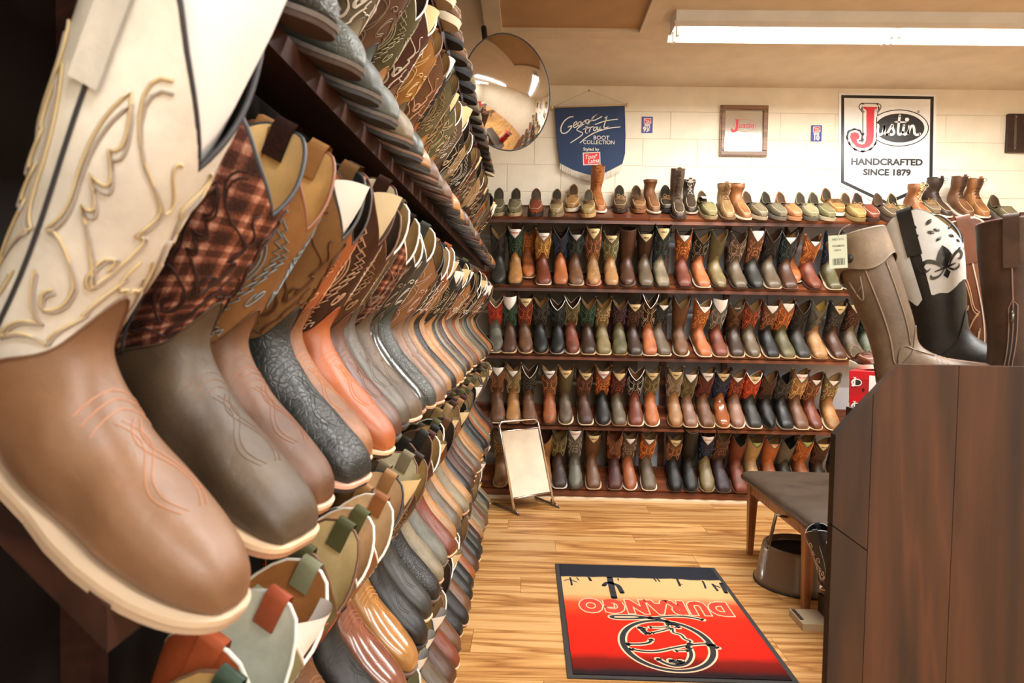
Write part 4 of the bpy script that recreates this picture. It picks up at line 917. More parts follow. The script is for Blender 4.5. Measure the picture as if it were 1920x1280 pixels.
# ------------------------------------------------------------------ convex mirror
def frame_from(n, up=Vector((0, 0, 1))):                 # local z = n
    n = n.normalized(); x = up.cross(n).normalized(); y = n.cross(x)
    return Matrix((x, y, n)).transposed()
mc = at(953, 175, 3.7)
mrt = thing('convex_mirror', 'round convex security mirror hanging near the ceiling in the back left corner', 'mirror', mc)
n = Vector((.62, -.74, -.14)); mrt.rotation_euler = frame_from(n).to_euler()
R0 = .295; sag = .085; Rs = (R0*R0 + sag*sag) / (2*sag)
prof = [(.0005, sag)] + [(R0 * math.sin(k/16*PI/2), math.sqrt(Rs*Rs - (R0*math.sin(k/16*PI/2))**2) - (Rs - sag)) for k in range(1, 17)]
link('mirror_dome', MB().lathe(prof, 64).mesh('dome'), plain('dcdad6', .06, 1.0), mrt)
link('rim', MB().tube([(R0*math.cos(2*PI*k/64), R0*math.sin(2*PI*k/64), 0) for k in range(64)], .004, 8, True).mesh('rim'), plain('2a2826', .5), mrt)
link('backing', MB().lathe([(.001, -.02), (R0*.9, -.012), (R0, 0)], 48).mesh('backing'), plain('3c3632', .7), mrt)
iv = mrt.rotation_euler.to_matrix().inverted()
b0 = iv @ (at(907, 52, 3.86) - mc); b1 = iv @ (at(912, 82, 3.78) - mc); b2 = Vector((-.12, .22, -.012))
link('bracket', MB().tube(smooth_path([tuple(b0), tuple(b1), tuple(b2)], 5), .016, 8).mesh('bracket'), plain('1a1a1c', .5), mrt)
# ------------------------------------------------------------------ wall signs; local frame: x right, y up on the wall, z towards the room
WY = WALL_Y - .008
def wall_root(name, label, cat, px, py, depth=0.0):
    p = at(px, py, WY - depth); r = thing(name, label, cat, p, (PI/2, 0, 0)); return r, p
def W(p, px, py):                                         # pixel on the wall -> sign-local xy
    q = at(px, py, WY); return (q.x - p.x, q.z - p.z)
def ribbon(mb, pts, wd, z, th=.0006, n=1, closed=False, taper=False):
    """flat painted stroke with round ends"""
    P = [Vector((x, y)) for x, y in pts]; m_ = len(P)
    rows = []
    for i in range(m_):
        a = P[max(0, i-1)]; b = P[min(m_-1, i+1)]
        if closed: a = P[i-1]; b = P[(i+1) % m_]
        d = b - a; d = d.normalized() if d.length > 1e-9 else Vector((1, 0)); nn = Vector((-d.y, d.x))
        ww = wd[i] if isinstance(wd, (list, tuple)) else wd
        if taper: ww = wd * (.35 + .65 * math.sin(PI * min(1, max(0, (i + .6) / m_))))
        rows.append([P[i] + nn * ww / 2, P[i] - nn * ww / 2])
    vs = [Vector((q.x, q.y, z)) for r in rows for q in r]; fs = [(2*i, 2*i+1, 2*i+3, 2*i+2) for i in range(m_-1)]
    if closed: fs.append((2*(m_-1), 2*(m_-1)+1, 1, 0))
    mb.add(vs, fs)
    if not closed and not taper:
        for q in (0, -1):
            ww = wd[q] if isinstance(wd, (list, tuple)) else wd; k = 10; mb.add([Vector((P[q].x + ww/2*math.cos(2*PI*j/k), P[q].y + ww/2*math.sin(2*PI*j/k), z)) for j in range(k)], [tuple(range(k))])
    return mb
def flat(mb, pts, z): mb.add([Vector((x, y, z)) for x, y in pts], [tuple(range(len(pts)))]); return mb
def ell(cx, cy, rx, ry, n=48, M=None): return [(cx + rx*math.cos(2*PI*k/n), cy + ry*math.sin(2*PI*k/n)) for k in range(n)]
def wtext(parent, s, cx, cy, size, mat, z, off=0.0, shear=0.0, sx=1.0, spacing=1.0, rotz=0.0, name='lettering'):
    o = link(name, text_mesh(s, size, off, shear, sx, spacing), mat, parent, (cx, cy, z), (0, 0, rotz)); return o
# banner
def cb(x, y): return (1020 + x / 4.364, 180 + y / 4.364)    # crop coordinates used while tracing
r, p = wall_root('banner', 'blue fabric banner with white script lettering and white fringe on the back wall', 'banner', 1104, 203, .03)
def B(x, y): return W(p, *cb(x, y))
M_NAVY = plain('2a3f62', .8, bump=.2, bscale=300); M_CREAM = plain('eee8da', .7); M_RED = plain('d8323a', .6)
outl = [(85,105),(250,101),(450,95),(655,88),(659,200),(662,330),(658,480),(636,565),(560,605),(480,645),(410,662),(330,645),(230,612),(130,560),(110,420),(96,270)]
pl2 = [B(*q) for q in outl]
mb = MB(); n_ = len(pl2)
mb.add([Vector((x, y, 0)) for x, y in pl2] + [Vector((x, y, .004)) for x, y in pl2], [tuple(range(n_)), tuple(range(n_, 2*n_))[::-1]] + [(i, n_+i, n_+(i+1) % n_, (i+1) % n_) for i in range(n_)])
link('cloth', mb.mesh('cloth', False), M_NAVY, r)
z1 = .0048
strokes = [[(237,180),(205,185),(165,215),(138,265),(140,305),(165,316),(200,295),(226,255),(195,264)],[(240,255),(265,236),(262,220),(245,232),(238,258),(252,268),(275,250)],[(285,224),(272,245),(280,257),(298,240),(300,222),(285,222)],
 [(305,250),(318,213),(316,226),(340,206)],[(366,205),(345,206),(338,228),(352,234),(370,205),(357,250),(335,264)],[(378,216),(410,176),(440,156),(400,180),(388,206),(412,208),(470,178)],[(326,240),(290,262),(265,285),(288,300),(312,312),(300,335),(215,392)],
 [(362,235),(335,300),(350,315)],[(318,282),(375,266)],[(365,304),(380,268),(402,262)],[(432,262),(408,270),(402,290),(418,290),(436,262),(434,290),(448,284)],[(456,262),(450,286),(466,280)],[(512,176),(486,262),(502,270),(520,262)],[(415,243),(500,214),(597,200)],[(494,190),(502,184)],[(292,392),(345,348),(420,306),(520,275),(618,263)]]
mb = MB()
for s_ in strokes:
    wd = (7.5 if len(s_) < 9 or s_[0][0] != 237 else 9) / 4.364 * .00406
    ribbon(mb, [B(*q) for q in smooth_path(s_, 5)], wd, z1)
link('script_lettering', mb.mesh('script', False), M_CREAM, r)
k = .00406 / 4.364
wtext(r, 'BOOT', *B(465, 352), 34*k*1.3, M_CREAM, z1, .0002, sx=1.05); wtext(r, 'COLLECTION', *B(445, 389), 34*k*1.3, M_CREAM, z1, .0002, sx=.93)
wtext(r, 'Styled by', *B(382, 445), 25*k*1.4, M_CREAM, z1, .0003)
mb = flat(MB(), [B(*q) for q in ((314,472),(455,466),(458,568),(318,575))], z1); link('label_border', mb.mesh('lb', False), M_CREAM, r)
mb = flat(MB(), [B(*q) for q in ((321,478),(449,472),(452,562),(325,568))], z1 + .0005); link('label_patch', mb.mesh('lp', False), M_RED, r)
wtext(r, 'Tony', *B(372, 507), 40*k*1.2, M_CREAM, z1 + .001, .0004, .35, .9, rotz=.12); wtext(r, 'Lama', *B(398, 540), 40*k*1.2, M_CREAM, z1 + .001, .0004, .35, .9, rotz=.12)
cx_, cy_ = B(424, 492); flat_star = [(cx_ + (.0105 if i % 2 == 0 else .0042) * math.sin(i*PI/5), cy_ + (.0105 if i % 2 == 0 else .0042) * math.cos(i*PI/5)) for i in range(10)]
link('star', flat(MB(), flat_star, z1 + .001).mesh('star', False), M_CREAM, r)
mb = MB(); lo = [(130,560),(230,612),(330,645),(410,662),(480,645),(560,605),(636,565)]
for a, b in zip(lo, lo[1:]):
    kk = 26
    for i in range(kk):
        u = i / kk; x = a[0] + (b[0]-a[0])*u; y = a[1] + (b[1]-a[1])*u; ln = 44 + 7 * rng.random(); q0 = B(x, y - 4); q1 = B(x + rng.uniform(-3, 3) - 2, y + ln)
        mb.tube([(q0[0], q0[1], .003), (q1[0], q1[1], .004 + .003 * rng.random())], .0014, 4)
fr = link('fringe', mb.mesh('fringe', False), M_CREAM, r)
mb = MB(); a = B(62, 105); b = B(676, 84); mb.tube([(*a, .006), (*b, .006)], .006, 8); link('rod', mb.mesh('rod'), plain('c9ac84', .5), r)
for q in (a, b): link('rod_end', MB().lathe([(.001, -.014), (.01, -.012), (.014, 0), (.01, .012), (.001, .014)], 12, Matrix.Translation((q[0], q[1], .006))).mesh('knob'), plain('d8c0a0', .5), r)
pk = B(365, -35); mb = MB(); mb.tube([(*a, .006), (*pk, .004), (*b, .006)], .0012, 4); link('cord', mb.mesh('cord'), plain('b8a890', .7), r)
link('nail', MB().tube([(pk[0], pk[1], -.02), (pk[0], pk[1] + .002, .012)], .003, 6).mesh('nail'), plain('5a5046', .4, .6), r)
# size cards
def size_card(px0, py0, px1, py1, s, label):
    r, p = wall_root('size_card', label, 'sign', (px0+px1)/2, (py0+py1)/2)
    a = W(p, px0, py1); b = W(p, px1, py0); w_, h_ = b[0]-a[0], b[1]-a[1]
    link('card', MB().box(-w_/2, w_/2, -h_/2, h_/2, 0, .002).mesh('card', False), plain('343c96', .5), r)
    link('label_border', flat(MB(), [(-w_*.32, h_*.06), (w_*.36, h_*.06), (w_*.36, h_*.42), (-w_*.32, h_*.42)], .0024).mesh('b', False), M_CREAM, r)
    link('label_patch', flat(MB(), [(-w_*.27, h_*.10), (w_*.31, h_*.10), (w_*.31, h_*.38), (-w_*.27, h_*.38)], .0028).mesh('b', False), M_RED, r)
    wtext(r, 'Tony', -w_*.08, h_*.29, h_*.17, M_CREAM, .0032, .0003, .3); wtext(r, 'Lama', w_*.1, h_*.18, h_*.17, M_CREAM, .0032, .0003, .3)
    wtext(r, 'SIZE', 0.0, -h_*.04, h_*.16, M_CREAM, .0026, .0012, sx=1.15); wtext(r, s, 0.0, -h_*.29, h_*.42, M_CREAM, .0026, .0022, sx=.95 if len(s) < 3 else .75)
size_card(1203, 219, 1224, 249, '9½', 'small blue size card reading nine and a half, right of the banner')
size_card(1520, 235, 1541, 265, '10', 'small blue size card reading ten, left of the shield-shaped sign')
# framed mirror print
r, p = wall_root('framed_sign', 'small wood-framed mirror sign with red lettering on the back wall', 'picture', 1393.5, 246)
a = W(p, 1347.5, 293); b = W(p, 1439.5, 199); w_, h_ = b[0]-a[0], b[1]-a[1]; fw_ = .036
M_OAK = wood('oak_frame', ['5c3d22', '7d5630', '9a7042'], 'X', 1.5, .4, .2)
for (x0, x1, y0, y1) in ((-w_/2, w_/2, h_/2-fw_, h_/2), (-w_/2, w_/2, -h_/2, -h_/2+fw_), (-w_/2, -w_/2+fw_, -h_/2+fw_, h_/2-fw_), (w_/2-fw_, w_/2, -h_/2+fw_, h_/2-fw_)):
    mb = MB(); mb.box(x0, x1, y0, y1, 0, .018); s_ = .010
    mb.box(x0 + (s_ if x1-x0 > fw_*1.1 or x0 < 0 else s_*.3), x1 - s_*.6, y0 + s_*.6, y1 - s_*.6, .018, .026)
    link('frame_rail', mb.mesh('rail', False), M_OAK, r)
link('glass', MB().box(-w_/2+fw_, w_/2-fw_, -h_/2+fw_, h_/2-fw_, 0, .006).mesh('glass', False), plain('d2cec4', .12, .75), r)
def fp(x, y): return W(p, *cb(x, y))
J = [(1558,193),(1600,193),(1590,202),(1588,262),(1580,285),(1560,298),(1538,298),(1527,285),(1530,270),(1545,268),(1552,280),(1562,275),(1568,258),(1570,202)]
M_PINK = plain('cc4a50', .6)
link('emblem_letter', flat(MB(), [fp(*q) for q in J], .0068).mesh('j', False), M_PINK, r)
wtext(r, 'ustin', *fp(1652, 243), .062, M_PINK, .0068, .0006, .25, .95)
mb = MB(); e = ell(*fp(1640, 242), .082, .046, 40); ribbon(mb, e, .0018, .0068, closed=True); link('oval_line', mb.mesh('oval', False), M_PINK, r)
wtext(r, 'THE BOOT', *fp(1622, 345), .028, M_PINK, .0068, .0004); wtext(r, 'SINCE 1879', *fp(1615, 384), .026, M_PINK, .0068, .0006)
mb = MB()
for q in range(9): 
    cx_, cy_ = fp(1495 + 32*q, 150 + 50 * (q % 2) + 8 * math.sin(q * 2)); ribbon(mb, [(cx_ + .012*math.cos(t*.7)*(1-t/12), cy_ + .012*math.sin(t*.7)*(1-t/12)) for t in range(10)], .0016, .0066)
link('gilt_scroll', mb.mesh('scroll', False), plain('b89a5c', .4, .5), r)
# shield sign
def cj(x, y): return (1480 + x / 4.364, 160 + y / 4.364)
r, p = wall_root('shield_sign', 'large white shield-shaped sign with black border and red initial on the back wall', 'sign', 1664, 270)
def Jn(x, y): return W(p, *cj(x, y))
sheet = [(403,62),(1203,75),(1196,832),(798,1006),(397,812)]
inn = lambda pts, k_: [(x + (798 - x) * k_, y + (480 - y) * k_) for x, y in pts]
mb = MB(); mb.prism([Jn(*q) for q in sheet][::-1], 0, .003); link('panel', mb.mesh('panel', False), plain('f4f4f2', .35), r)
M_BLK = plain('262626', .3); M_SW = plain('f6f6f4', .35); M_SR = plain('e03040', .35)
out_ = [(423,80),(1180,92),(1169,815),(798,978),(420,797)]; in_ = [(447,104),(1152,115),(1142,798),(798,948),(446,782)]
mb = MB(); vs = [Vector((*Jn(*q), .0034)) for q in out_ + in_]; mb.add(vs, [(i, (i+1) % 5, 5+(i+1) % 5, 5+i) for i in range(5)]); link('border', mb.mesh('border', False), M_BLK, r)
k = W(p, 1664 + 100/4.364, 270)[0] / 100                  # metres per crop pixel
Jp = [(596,176),(720,179),(712,192),(694,202),(690,300),(688,420),(680,468),(650,503),(600,518),(548,505),(510,465),(494,425),(500,395),(530,383),(560,392),(573,415),(568,438),(548,446),(556,472),(590,486),(612,478),(624,450),(628,400),(628,206),(610,194)]
Jw = [Jn(*q) for q in Jp]
E0 = Jn(895, 350)
for nm, w1_, w2_, mat, z in (('logo_outline', 64, 152, M_BLK, .0036), ('logo_field', 50, 144, M_SW, .0040)):
    mb = MB(); ribbon(mb, Jw, w1_ * k, z, closed=True); flat(mb, Jw, z)
    for q in Jw: mb.add([Vector((q[0] + w1_*k/2*math.cos(2*PI*j/12), q[1] + w1_*k/2*math.sin(2*PI*j/12), z)) for j in range(12)], [tuple(range(12))])
    flat(mb, ell(E0[0], E0[1], (w2_ + 92) * k, w2_ * k), z); link(nm, mb.mesh(nm, False), mat, r)
mb = flat(MB(), ell(E0[0] + 5*k, E0[1], 202*k, 119*k), .0044); link('logo_oval', mb.mesh('oval', False), M_BLK, r)
mb = MB(); ribbon(mb, Jw, 34*k, .0048, closed=True); flat(mb, Jw, .0048); link('logo_halo', mb.mesh('halo', False), M_SW, r)
link('logo_initial', flat(MB(), Jw, .0052).mesh('initial', False), M_SR, r)
mb = MB()
for s_ in ([(706,322),(724,330),(720,380),(735,404),(758,395),(772,352),(774,325),(776,385),(795,404)], [(795,404),(818,360),(840,325),(842,350),(855,385),(838,405),(812,398)], [(900,250),(886,380),(900,404),(925,385)], [(862,300),(950,303)], [(936,330),(928,385),(944,404),(965,380)], [(974,330),(970,402)], [(970,395),(988,345),(1008,332),(1018,360),(1022,396),(1042,406),(1064,398)]):
    ribbon(mb, [Jn(*q) for q in smooth_path(s_, 5)], (20 if len(s_) > 2 else 12) * k, .0054)
flat(mb, ell(*Jn(960, 281), 17*k, 16*k, 16), .0054); link('logo_script', mb.mesh('script', False), M_SW, r)
wtext(r, 'HANDCRAFTED', *Jn(795, 630), 52*k*1.40, M_BLK, .0036, .003, sx=1.12); wtext(r, 'SINCE 1879', *Jn(797, 715), 50*k*1.40, M_BLK, .0036, .003, sx=1.12)
wtext(r, '®', *Jn(1053, 220), 30*k, M_BLK, .0056)
# leather plaque
r, p = wall_root('leather_plaque', 'dark brown leather plaque with red lettering at the right edge', 'sign', 1915, 251)
def Q(x, y): return W(p, *cj(x, y))
mb = MB(); mb.prism([Q(*q) for q in ((1775,240),(2200,244),(2200,560),(1760,552))][::-1], 0, .03); link('board', mb.mesh('board', False), leather('3e241c', 'oiled'), r)
mb = MB(); ribbon(mb, [Q(1828,258), Q(1825,400), Q(1820,528)], .018, .032); link('strap', mb.mesh('strap', False), leather('6e5a50'), r)
for q in ((1832,266),(1820,522)): link('rivet', MB().tube([(*Q(*q), .03), (*Q(*q), .036)], .005, 8).mesh('rivet'), plain('b0a89c', .3, .8), r)
mb = MB(); ribbon(mb, [Q(*q) for q in smooth_path([(1960,285),(1915,290),(1905,305),(1940,330),(1990,340)], 4)], .02, .032); ribbon(mb, [Q(*q) for q in smooth_path([(1990,370),(1920,378),(1925,392),(1990,400)], 4)], .02, .032); link('lettering', mb.mesh('l', False), plain('c03c44', .6), r)

# ------------------------------------------------------------------ floor mat
def cm(x, y): return (1000 + x / 3.692, 1030 + y / 3.692)
def Fm(x, y): q = on_floor(*cm(x, y), .008); return (q.x, q.y)
c0, c1, c2, c3 = Fm(160, 97), Fm(1262, 118), Fm(1828, 916), Fm(226, 890)
mx0 = (c0[0] + c3[0]) / 2; mx1 = (c1[0] + c2[0]) / 2; my1 = (c0[1] + c1[1]) / 2; my0 = (c2[1] + c3[1]) / 2
mat = thing('floor_mat', 'red and black printed floor mat with upside-down lettering on the wood floor', 'mat', ((mx0+mx1)/2, (my0+my1)/2, 0))
ox, oy = mat.location.x, mat.location.y; hw, hh = (mx1-mx0)/2, (my1-my0)/2
link('rubber_border', MB().prism([(-hw, -hh), (hw, -hh), (hw, hh), (-hw, hh)], .0004, .005).mesh('border', False), plain('33312f', .8), mat)
mt, nt, bs = newmat('mat_pile'); Lk = nt.links.new; tc = N(nt, 'ShaderNodeTexCoord'); sp = N(nt, 'ShaderNodeSeparateXYZ'); Lk(tc.outputs['Object'], sp.inputs[0])
no = N(nt, 'ShaderNodeTexNoise', s_Scale=9., s_Detail=3.); Lk(tc.outputs['Object'], no.inputs['Vector'])
mr = N(nt, 'ShaderNodeMapRange'); mr.inputs[1].default_value = hh; mr.inputs[2].default_value = -hh; Lk(sp.outputs[1], mr.inputs[0])
mj = N(nt, 'ShaderNodeMath', operation='MULTIPLY_ADD'); mj.inputs[1].default_value = .035; Lk(no.outputs[0], mj.inputs[0]); Lk(mr.outputs[0], mj.inputs[2])
def vfrac(cy): return (my1 - Fm(700, cy)[1]) / (my1 - my0) + .017
rp = ramp(nt, [(0, lin('2a2c33')), (vfrac(196), lin('2a2c33')), (vfrac(202), lin('d3b27c')), (vfrac(320), lin('dcae76')), (vfrac(375), lin('d8502c')), (vfrac(480), lin('d02c1a')), (vfrac(720), lin('cc2416')), (vfrac(765), lin('7c1e14')), (vfrac(815), lin('6a1a14')), (vfrac(850), lin('2c2022'))], mj.outputs[0])
Lk(rp.outputs[0], bs.inputs['Base Color']); bs.inputs['Roughness'].default_value = .95; bs.inputs['Specular IOR Level'].default_value = .1
n2 = N(nt, 'ShaderNodeTexNoise', s_Scale=500., s_Detail=2.); Lk(tc.outputs['Object'], n2.inputs['Vector']); bp = N(nt, 'ShaderNodeBump', s_Strength=.5, s_Distance=.002); Lk(n2.outputs[0], bp.inputs['Height']); Lk(bp.outputs[0], bs.inputs['Normal'])
b = .022; link('pile', MB().prism([(-hw+b, -hh+b), (hw-b, -hh+b), (hw-b, hh-b*.5), (-hw+b, hh-b*.5)], .005, .0085).mesh('pile', False), mt, mat)
def Fl(x, y):
    q = Fm(x, y); return (q[0] - ox, q[1] - oy)
M_INK = plain('26272d', .95); M_HALO = plain('e2c4a0', .95); M_LET = plain('d83a24', .95)
# lettering turned to face the far side
xl, xr = Fl(322, 400)[0], Fl(1352, 405)[0]; yt, yb = Fl(820, 352)[1], Fl(820, 448)[1]
capw, caph = xr - xl, yt - yb
mez = text_mesh('DURANGO', .2, .013, spacing=1.2).copy()
xs_ = [v.co.x for v in mez.vertices]; ys_ = [v.co.y for v in mez.vertices]
sxx = capw / (max(xs_) - min(xs_)); syy = caph / (max(ys_) - min(ys_)); cxx = (max(xs_) + min(xs_)) / 2; cyy = (max(ys_) + min(ys_)) / 2
mzh = text_mesh('DURANGO', .2, .022, spacing=1.2).copy()
capw0 = 0
for me_ in (mez, mzh):
    for v in me_.vertices: v.co.x = (v.co.x - cxx) * sxx; v.co.y = (v.co.y - cyy) * syy
link('lettering_halo', mzh, M_HALO, mat, ((xl+xr)/2, (yt+yb)/2, .0088), (0, 0, PI)); link('lettering', mez, M_LET, mat, ((xl+xr)/2, (yt+yb)/2, .0092), (0, 0, PI))
# drawn marks: saguaro, brush, rope, ring emblem
mb = MB(); 
for s_, wd in (([(528,190),(540,250),(560,335)], .030), ([(534,228),(505,232),(488,250)], .022), ([(545,235),(585,250),(605,280),(615,300)], .024), ([(255,195),(262,222),(266,246)], .01), ([(215,215),(240,208),(262,212),(300,225)], .007), ([(385,195),(398,216)], .014), ([(832,198),(850,220)], .008), ([(855,200),(875,222)], .008),
    ([(995,205),(1008,235),(1015,252)], .012), ([(1010,238),(1030,242)], .007), ([(1172,220),(1185,245),(1192,268)], .01), ([(1240,240),(1275,285)], .012), ([(1300,235),(1335,300)], .02), ([(1255,250),(1290,262)], .01), ([(300,195),(315,212)], .006), ([(585,200),(590,215)], .006)):
    mb = MB(); ribbon(mb, [Fl(*q) for q in smooth_path(s_, 4)], wd, .0090); link('cactus_print', mb.mesh('cactus', False), M_INK, mat)

for nm, ex, mtl, z in (('emblem_halo', .016, M_HALO, .0088), ('emblem', 0, M_INK, .0093)):
    mb = MB()
    ce_ = Fl(928, 662); cx_, cy_ = ce_; rx_ = (Fl(1240, 662)[0] - Fl(635, 662)[0]) / 2; ry_ = (Fl(900, 495)[1] - Fl(900, 838)[1]) / 2
    rg_ = ell(cx_ + .0, (Fl(900, 495)[1] + Fl(900, 838)[1]) / 2, rx_, ry_, 64)
    ribbon(mb, rg_ + rg_[:1], [.014 + .008 * abs(math.cos(2*PI*i/64)) + ex for i in range(65)], z)
    for s_, wd in (([(1175,488),(1090,470),(980,462),(860,470),(720,478),(580,478),(535,465),(570,458),(700,460),(800,472),(900,490),(990,530),(1005,542)], .012), ([(735,540),(770,575),(790,582)], .014), ([(735,540),(775,548),(765,560),(800,582)], .006), ([(805,538),(880,540),(935,532),(920,515),(975,520)], .007), ([(820,578),(900,560),(960,545),(970,575),(1020,590),(1050,620),(1085,632),(1078,655)], .008),
        ([(655,655),(740,655),(800,645),(818,622)], .012), ([(680,690),(760,705),(860,705),(960,685),(1090,662),(1200,655),(1280,682)], .010), ([(985,702),(1070,700)], .006), ([(1078,680),(1092,720),(1085,760),(1050,795),(980,805),(910,785),(862,758)], .014), ([(950,768),(985,782),(1020,775)], .018)):
        P_ = smooth_path([Fl(*q) for q in s_], 5); ribbon(mb, P_, wd + ex, z)
    link(nm, mb.mesh(nm, False), mtl, mat)

# ------------------------------------------------------------------ chrome floor mirror
fa = on_floor(962, 962); fb = on_floor(1038, 948)
ctr = (fa + fb) / 2; yaw = math.atan2(fb.y - fa.y, fb.x - fa.x); wdt = (fb - fa).length
fm = thing('fitting_mirror', 'chrome-framed slanted floor mirror standing in front of the lowest shelf', 'mirror', ctr, (0, 0, yaw))
lean = math.radians(20); hgt = .575
def Mp(x, u, d=0): return Vector((x, u * math.sin(lean) + d, .035 + u * math.cos(lean)))
hw_ = wdt / 2 - .005
cor = []; rr = .035
for (cx_, cy_, a0) in ((hw_ - rr, hgt - rr, 0), (-hw_ + rr, hgt - rr, 90)):
    cor += [Mp(cx_ + rr*math.cos(math.radians(a0 + 15*k_)), cy_ + rr*math.sin(math.radians(a0 + 15*k_))) for k_ in range(7)]
path = [Mp(hw_, -.02)] + cor + [Mp(-hw_, -.02)]
link('frame_tube', MB().tube(path, .0085, 10).mesh('frame'), M_CHROME, fm)
for u in (.06, .51): link('crossbar', MB().tube([Mp(-hw_, u), Mp(hw_, u)], .006, 8).mesh('bar'), M_CHROME, fm)
g = [Mp(-hw_+.010, .065, .002), Mp(hw_-.010, .065, .002), Mp(hw_-.010, .505, .002), Mp(-hw_+.010, .505, .002)]
nb = Vector((0, math.cos(lean), -math.sin(lean))) * .005
link('glass', MB().add(g + [q + nb for q in g], [(0,1,2,3),(4,7,6,5),(0,4,5,1),(1,5,6,2),(2,6,7,3),(3,7,4,0)]).mesh('glass', False), M_MIRROR, fm)
for sg in (-1, 1):
    link('runner', MB().tube([(sg*hw_, -.05, .012), (sg*hw_, .24, .012)], .008, 8).mesh('runner'), plain('8a8078', .3, .9), fm)
    link('foot', MB().add([(sg*hw_-.006, -.07, 0), (sg*hw_-.006, .02, 0), (sg*hw_-.006, .02, .045), (sg*hw_+.006, -.07, 0), (sg*hw_+.006, .02, 0), (sg*hw_+.006, .02, .045)], [(0,1,2),(3,5,4),(0,3,4,1),(1,4,5,2),(2,5,3,0)]).mesh('foot', False), plain('8a8078', .3, .9), fm)

# ------------------------------------------------------------------ bench
bz = .455
f1 = on_floor(1405, 1040); f2 = on_floor(1502, 1152)
bx = (f1.x + f2.x) / 2; 
bn = thing('bench', 'wooden bench with dark brown padded seat beside the tall wooden panel', 'bench', (bx, (f1.y+f2.y)/2, 0))
oy = bn.location.y; ya, yb_ = f1.y - oy, f2.y - oy
M_LEG = wood('bench_wood', ['6a3c1c', '8a5228', 'a06a36', '9c6838'], 'Z', 1.2, .35, .3)
bw = .46
for y in (ya, yb_):
    for x in (0, bw):
        lw = .042
        vs = []
        for z_, s_ in ((0, .028), (bz - .07, .05)): vs += [(x, y, z_), (x + s_, y, z_), (x + s_, y + s_, z_), (x, y + s_, z_)]
        link('leg', MB().add(vs, [(0,3,2,1),(4,5,6,7),(0,1,5,4),(1,2,6,5),(2,3,7,6),(3,0,4,7)]).mesh('leg', False), M_LEG, bn)
y_near = yb_ - .72
for x in (.006, bw + .02): link('apron', MB().box(x, x + .022, y_near, ya + .04, bz - .115, bz - .05).mesh('apron', False), M_LEG, bn)
link('apron', MB().box(.03, bw + .02, ya + .01, ya + .035, bz - .115, bz - .05).mesh('apron', False), M_LEG, bn)
for x in (0, bw):
    link('leg', MB().box(x, x + .04, y_near, y_near + .04, 0, bz - .07).mesh('leg', False), M_LEG, bn)
prof = []
mb = MB(); rows = []; x0, x1, y0, y1 = -.03, bw + .08, y_near - .03, ya + .10
def rrect(x0, x1, y0, y1, r, k=6):
    o_ = []
    for cx_, cy_, a0 in ((x1-r, y1-r, 0), (x0+r, y1-r, 90), (x0+r, y0+r, 180), (x1-r, y0+r, 270)):
        o_ += [(cx_ + r*math.cos(math.radians(a0 + 90*j/k)), cy_ + r*math.sin(math.radians(a0 + 90*j/k))) for j in range(k+1)]
    return o_
for ins, z_ in ((.012, bz - .052), (0, bz - .045), (-.004, bz - .028), (.004, bz - .012), (.02, bz - .003), (.06, bz + .006), (.14, bz + .009)):
    rows.append([Vector((x, y, z_)) for x, y in rrect(x0 + ins, x1 - ins, y0 + ins, y1 - ins, .05)])
mb.grid(rows, True); n_ = len(rows[0]); mb.f += [list(range(6*n_, 7*n_)), list(range(n_))[::-1]]; mb.mi += [0, 0]
link('seat_pad', mb.mesh('pad', True, 1, 50), leather('57443a', 'smooth', .45), bn)
# kick stool under the bench
st_ = on_floor(1500, 1095); kx, ky = st_.x + .0, st_.y + .02
ks = thing('step_stool', 'round beige metal step stool standing under the bench', 'stool', (kx, ky, 0))
M_ST = plain('75614c', .35, coat=.2)
link('body', MB().lathe([(.205, .006), (.21, .015), (.2, .03), (.178, .165), (.172, .188), (.165, .195), (.155, .19), (.15, .15)], 48).mesh('body'), M_ST, ks)
link('tread', MB().lathe([(.001, .155), (.152, .155), (.152, .165), (.001, .166)], 48).mesh('tread'), plain('22201e', .8), ks)
link('rubber_ring', MB().lathe([(.2, 0), (.214, .002), (.214, .012), (.2, .014)], 48).mesh('ring'), plain('3a332c', .7), ks)
# fitting stool with metal posts behind
fs = thing('fitting_stool', 'low fitting stool with pale base board and metal frame under the bench', 'stool', (kx + .05, ky - .38, 0))
q0 = on_floor(1488, 1150, .03)
px_, py_ = q0.x - fs.location.x, q0.y - fs.location.y
link('base_board', MB().box(px_, px_ + .36, py_ - .10, py_ + .05, .0, .03).mesh('base', False), plain('c9b796', .6), fs)
link('end_clip', MB().box(px_ + .005, px_ + .02, py_ - .06, py_ + .04, .03, .033).mesh('clip', False), plain('4a3c30', .5), fs)
pa = at(1440, 1028, 3.25) - fs.location; pb = at(1455, 965, 3.25) - fs.location; pc = at(1490, 972, 3.25) - fs.location
link('metal_frame', MB().tube([(pa.x, pa.y, .23), pa + Vector((0, 0, 0)), pb, pc], .009, 8).mesh('frame'), plain('8a7f70', .3, .8), fs)
link('front_box', MB().box(px_ + .12, px_ + .34, py_ - .05, py_ + .04, .03, .11).mesh('box', False), plain('2e2622', .5), fs)
# patterned boot lying on bench end
loc = at(1556, 1000, 2.35)
make_boot('black boot with white paisley stitching leaning on the bench beside the panel', (loc.x - .02, loc.y, .36), (math.radians(8), math.radians(-14), math.radians(-30)), vamp='2a2a34', shaft='3a3a4a', stitch='e6e4e4', pipe='a8a6a6', lining='1a1a1c', sw=.0022, pat='scroll', scale=.62, toe='round')

